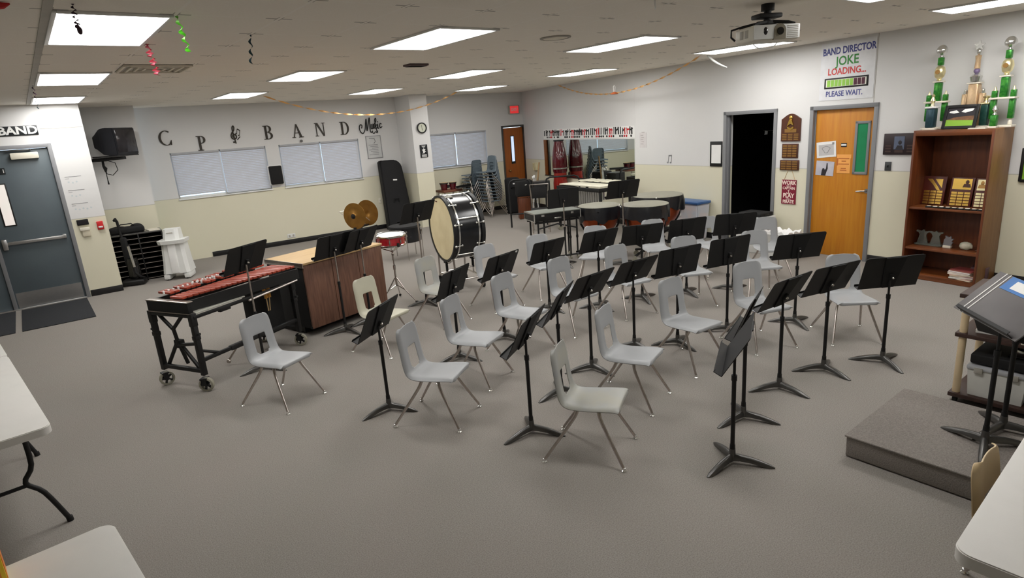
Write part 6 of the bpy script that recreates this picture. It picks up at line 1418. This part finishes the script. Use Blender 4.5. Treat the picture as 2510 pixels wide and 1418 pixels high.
for i in range(Vn - 1):
    if i % 7 in (2, 6): continue
    x = -VL / 2 + 0.05 + (i + 0.5) * (VL - 0.1) / (Vn - 1)
    g = G(); g.box((x, -0.20, 0.96), (0.06, 0.34, 0.018), bev=0.003); g.obj('bar', 'cream_bar', t)
for i in range(Vn):
    x = -VL / 2 + 0.05 + i * (VL - 0.1) / (Vn - 1); ln = 0.16 + 0.36 * abs(i / (Vn - 1) - 0.0)
    g = G(); g.cyl((x, 0.26, 0.84 - ln), (x, 0.26, 0.84), 0.026, n=14); g.obj('resonator_tube', 'steel', t)
t = thing('tubular_rack', 'black tubular frame with two tall bent hoops behind the cream keyboard', 'rack', (8.55, 9.75, 0), rad(-35))
for x0, x1 in ((-0.75, -0.30), (0.02, 0.74)):
    g = G(); g.tube([(x0, 0, 0.02), (x0, 0, 0.92), (x0 + 0.03, 0, 0.99), (x0 + 0.1, 0, 1.02), (x1 - 0.1, 0, 1.02), (x1 - 0.03, 0, 0.99), (x1, 0, 0.92), (x1, 0, 0.02)], 0.019, 10); g.obj('hoop', 'black', t)
g = G(); g.tube([(-0.75, 0, 0.3), (0.74, 0, 0.3)], 0.016, 8); g.obj('cross_bar', 'black', t)
t = thing('metal_chair', 'black chair with a pale metal back rim behind the tall grey poled stand', 'chair', (8.05, 9.35, 0), rad(140))
g = G(); g.tube([(-0.16, -0.18, 0.0), (-0.16, -0.2, 0.55), (-0.19, -0.23, 0.93), (0.19, -0.23, 0.93), (0.16, -0.2, 0.55), (0.16, -0.18, 0.0)], 0.014, 8); g.obj('back_frame', 'leg_metal', t)
g = G(); g.box((0, 0.02, 0.45), (0.38, 0.38, 0.03), bev=0.01); g.obj('seat', 'black_matte', t)
g = G(); g.box((0, -0.215, 0.76), (0.31, 0.02, 0.22), (rad(5), 0, 0), bev=0.006); g.obj('backrest', 'black_matte', t)
for x in (-0.17, 0.17):
    g = G(); g.cyl((x, 0.19, 0.0), (x, 0.17, 0.45), 0.014); g.obj('leg', 'leg_metal', t)
# conga on its stand before the mirror
t = thing('conga_drum', 'tall dark red conga standing upside down before the mirror', 'drum', (9.79, 10.59, 0), 0.4)
g = G(); g.lathe([(0.125, 0.92), (0.165, 1.02), (0.178, 1.15), (0.17, 1.30), (0.145, 1.48), (0.115, 1.64), (0.105, 1.71), (0.0, 1.712)], 36); g.obj('upper_shell', 'maroon', t)
g = G(); g.lathe([(0.14, 0.48), (0.168, 0.55), (0.17, 0.75), (0.15, 0.90), (0.15, 1.06)], 36); g.obj('lower_shell', mat('red_shell', (140, 34, 28), 0.16, coat=0.6), t)
g = G(); g.lathe([(0.165, 1.075), (0.187, 1.075), (0.187, 1.10), (0.165, 1.10)], 36); g.obj('metal_band', 'silver', t)
g = G(); g.lathe([(0.106, 1.70), (0.122, 1.70), (0.122, 1.725), (0.0, 1.73)], 30); g.obj('rim', 'black', t)
for k in range(4):
    a = pi / 2 * k; g = G(); g.tube([(0.16 * cos(a), 0.16 * sin(a), 0.52), (0.2 * cos(a), 0.2 * sin(a), 0.3), (0.24 * cos(a), 0.24 * sin(a), 0.0)], 0.013, 8); g.obj('stand_leg', 'chrome', t)
# ------------------------------------------------------------------ storage by the dark doorway
t = thing('storage_tub', 'cloudy plastic storage tub with a blue lid against the right wall', 'tub', RIGHT.p(7.47, 0, 0.20), RIGHT.rz)
g = G(); loft(g, [[(-0.24, -0.13, 0), (0.24, -0.13, 0), (0.24, 0.13, 0), (-0.24, 0.13, 0)], [(-0.28, -0.16, 0.62), (0.28, -0.16, 0.62), (0.28, 0.16, 0.62), (-0.28, 0.16, 0.62)]]); bmesh.ops.bevel(g.bm, geom=list(g.bm.edges), offset=0.02, segments=2, affect='EDGES'); g.obj('tub_body', 'clear_tub', t)
g = G(); g.box((0, 0, 0.642), (0.58, 0.34, 0.045), bev=0.012); g.obj('lid', 'blue_lid', t)
g = G(); g.box((-0.12, -0.163, 0.57), (0.13, 0.02, 0.10), (rad(-4), 0, 0), bev=0.004); g.obj('latch', 'blue_lid', t)
g = G(); g.box((-0.14, -0.155, 0.43), (0.10, 0.006, 0.04), (rad(-4), 0, 0)); g.obj('label', 'paper', t)
t = thing('plastic_drawer_box', 'white upright plastic box at the right edge of the dark doorway', 'box', (8.62, 4.98, 0), RIGHT.rz + pi / 2 + rad(8))
g = G(); g.box((0, 0, 0.27), (0.34, 0.46, 0.54), bev=0.012); g.obj('body', 'white_plastic', t)
g = G(); g.box((0, -0.232, 0.40), (0.30, 0.006, 0.18), bev=0.002); g.box((0, -0.232, 0.17), (0.30, 0.006, 0.22), bev=0.002); g.obj('drawer_front', mat('pale_drawer', (212, 210, 212), 0.4), t)
t = thing('flat_black_case', 'flat black case lying on the white plastic box', 'case', (8.64, 5.0, 0.5415), RIGHT.rz + pi / 2)
g = G(); g.box((0, 0, 0.03), (0.30, 0.40, 0.06), bev=0.014, seg=3); g.obj('case', 'black_matte', t)
g = G(); g.box((0, -0.202, 0.03), (0.1, 0.012, 0.02), bev=0.004); g.obj('handle', 'black', t)
t = thing('white_bin', 'open white bin with crumpled liner between the two wooden doors', 'bin', (8.36, 4.42, 0), RIGHT.rz)
g = G(); g.lathe([(0.0, 0.0), (0.15, 0.0), (0.19, 0.36), (0.20, 0.37), (0.185, 0.372), (0.145, 0.02), (0.0, 0.015)], 4, Matrix.Rotation(pi / 4, 4, 'Z') @ Matrix.Diagonal((1.45, 1.1, 1, 1))); g.obj('bin_body', 'white_plastic', t)
g = G(); bm = g.bm; N = 40; A = []; B = []; Cc_ = []
for j in range(N):
    a = 2 * pi * j / N; q = 1.0 / max(abs(cos(a)), abs(sin(a))); w = 0.012 * sin(9 * a) + 0.008 * sin(17 * a + 1)
    A.append(bm.verts.new((0.20 * q * cos(a) * 1.06, 0.155 * q * sin(a) * 1.06, 0.30 + w)))
    B.append(bm.verts.new((0.20 * q * cos(a), 0.155 * q * sin(a), 0.40 + w * 1.5)))
    Cc_.append(bm.verts.new((0.15 * q * cos(a), 0.11 * q * sin(a), 0.345 + w)))
for P, Q in ((A, B), (B, Cc_)):
    for j in range(N): bm.faces.new((P[j], P[(j + 1) % N], Q[(j + 1) % N], Q[j]))
bm.faces.new(Cc_); bmesh.ops.recalc_face_normals(bm, faces=bm.faces); g.obj('liner', 'white_paint', t, 70)
# ------------------------------------------------------------------ far corner clutter
t = thing('side_table', 'small brown table below the window right of the column', 'table', (7.86, 12.42, 0), rad(-4))
g = G(); g.box((0, 0, 0.735), (0.50, 0.42, 0.05), bev=0.006); g.obj('tabletop', mat('brown_table', (112, 66, 46), 0.5), t)
for x in (-0.2, 0.2):
    for y in (-0.16, 0.16):
        g = G(); g.box((x, y, 0.355), (0.03, 0.03, 0.71)); g.obj('leg', 'leg_metal', t)
t = thing('bongos', 'pair of small maroon bongo drums on the brown table', 'drum', (7.82, 12.36, 0.7605), rad(-30))
for x, r in ((-0.105, 0.098), (0.105, 0.088)):
    g = G(); g.lathe([(r * 0.72, 0.0), (r * 0.82, 0.06), (r * 0.98, 0.16)], 26, at(x)); dr = g.obj('shell', 'maroon', t)
    g = G(); g.lathe([(r * 0.96, 0.145), (r * 1.06, 0.145), (r * 1.06, 0.17), (r * 0.96, 0.17)], 26, at(x)); g.obj('hoop', 'black', dr)
    g = G(); g.lathe([(0.0, 0.176), (r * 0.98, 0.172)], 26, at(x)); g.obj('drum_head', 'tan', dr)
g = G(); g.box((0, 0, 0.08), (0.06, 0.05, 0.07), bev=0.006); g.obj('joining_block', 'black', t)
t = thing('white_cup', 'small white dish beside the bongos', 'dish', (8.03, 12.26, 0.7605), 0)
g = G(); g.lathe([(0.0, 0.0), (0.03, 0.0), (0.05, 0.02), (0.046, 0.02), (0.028, 0.004), (0.0, 0.004)], 20); g.obj('dish', 'white_paint', t)
o = dup(stand0); place(o, 'black music stand with its desk folded flat behind the rear chair stack', (8.18, 12.12, 0), rad(10)); set_stand(o, 0.80, 1.45); del o['group']
t = thing('instrument_case', 'tall black soft case standing before the far exit door', 'case', (9.42, 11.95, 0), rad(-30))
g = G(); g.box((0, 0, 0.44), (0.36, 0.28, 0.88), bev=0.07, seg=4); g.obj('case_body', 'black_fabric', t)
g = G(); g.tube([(-0.05, -0.14, 0.62), (-0.05, -0.17, 0.66), (0.05, -0.17, 0.66), (0.05, -0.14, 0.62)], 0.012, 8); g.obj('handle', 'black_matte', t)
g = G(); g.box((0.02, -0.143, 0.74), (0.05, 0.006, 0.03)); g.obj('label_tag', 'paper', t)
t = thing('wooden_crate', 'reddish brown wooden stand box under a black case before the exit door', 'box', (9.02, 11.02, 0), rad(-32))
for x in (-0.14, 0.14):
    g = G(); g.box((x, 0, 0.25), (0.025, 0.30, 0.50), bev=0.004); g.obj('side_panel', 'walnut', t)
g = G(); g.box((0, -0.14, 0.25), (0.26, 0.02, 0.48), bev=0.003); g.obj('front_panel', 'walnut', t)
g = G(); g.box((0, 0, 0.512), (0.32, 0.32, 0.024), bev=0.004); g.obj('top', 'walnut_h', t)
t = thing('instrument_case', 'black boxy case on top of the reddish brown wooden box', 'case', (9.02, 11.02, 0.5245), rad(-32))
g = G(); g.box((0, 0, 0.18), (0.38, 0.34, 0.36), bev=0.03, seg=3); g.obj('case_body', 'black_matte', t)
g = G(); g.box((0.03, -0.173, 0.26), (0.05, 0.01, 0.03), bev=0.003); g.obj('latch', 'silver', t)
t = thing('folding_easel', 'white folded easel leaning upright holding a thin brown stick', 'easel', (9.10, 10.72, 0), rad(-35))
for dx, tp in ((-0.05, -0.01), (0.05, 0.01), (0.0, 0.0)):
    g = G(); g.tube([(dx * 1.4, 0.1 if dx == 0 else -0.04, 0.0), (tp, 0.0, 1.0)], 0.012, 8); g.obj('leg', 'white_paint', t)
g = G(); g.box((-0.02, -0.03, 0.95), (0.07, 0.05, 0.05), bev=0.01); g.box((0, -0.03, 0.45), (0.10, 0.02, 0.03), bev=0.004); g.obj('clamp', 'white_plastic', t)
t = thing('wooden_stick', 'thin pale wooden stick leaning out of the white easel', 'stick', (9.14, 10.68, 0.72), 0); t.rotation_euler = (rad(4), rad(7), 0)
g = G(); g.cyl((0, 0, 0), (0, 0, 0.56), 0.018); g.obj('stick', 'yellow_wood', t)
t = thing('leg_mounted_box', 'black box on thin black legs right of the white easel', 'case', (8.92, 10.28, 0), rad(-35))
g = G(); g.box((0, 0, 0.75), (0.36, 0.26, 0.27), bev=0.01); g.obj('box_body', 'black', t)
g = G(); g.box((0, 0, 0.893), (0.37, 0.27, 0.014), bev=0.003); g.obj('lid', 'gun', t)
for x, y in ((-0.16, -0.11), (0.16, -0.11), (-0.06, 0.11), (0.16, 0.11), (-0.16, 0.11)):
    g = G(); g.cyl((x, y, 0.0), (x * 0.9, y, 0.62), 0.011); g.obj('leg', 'black', t)
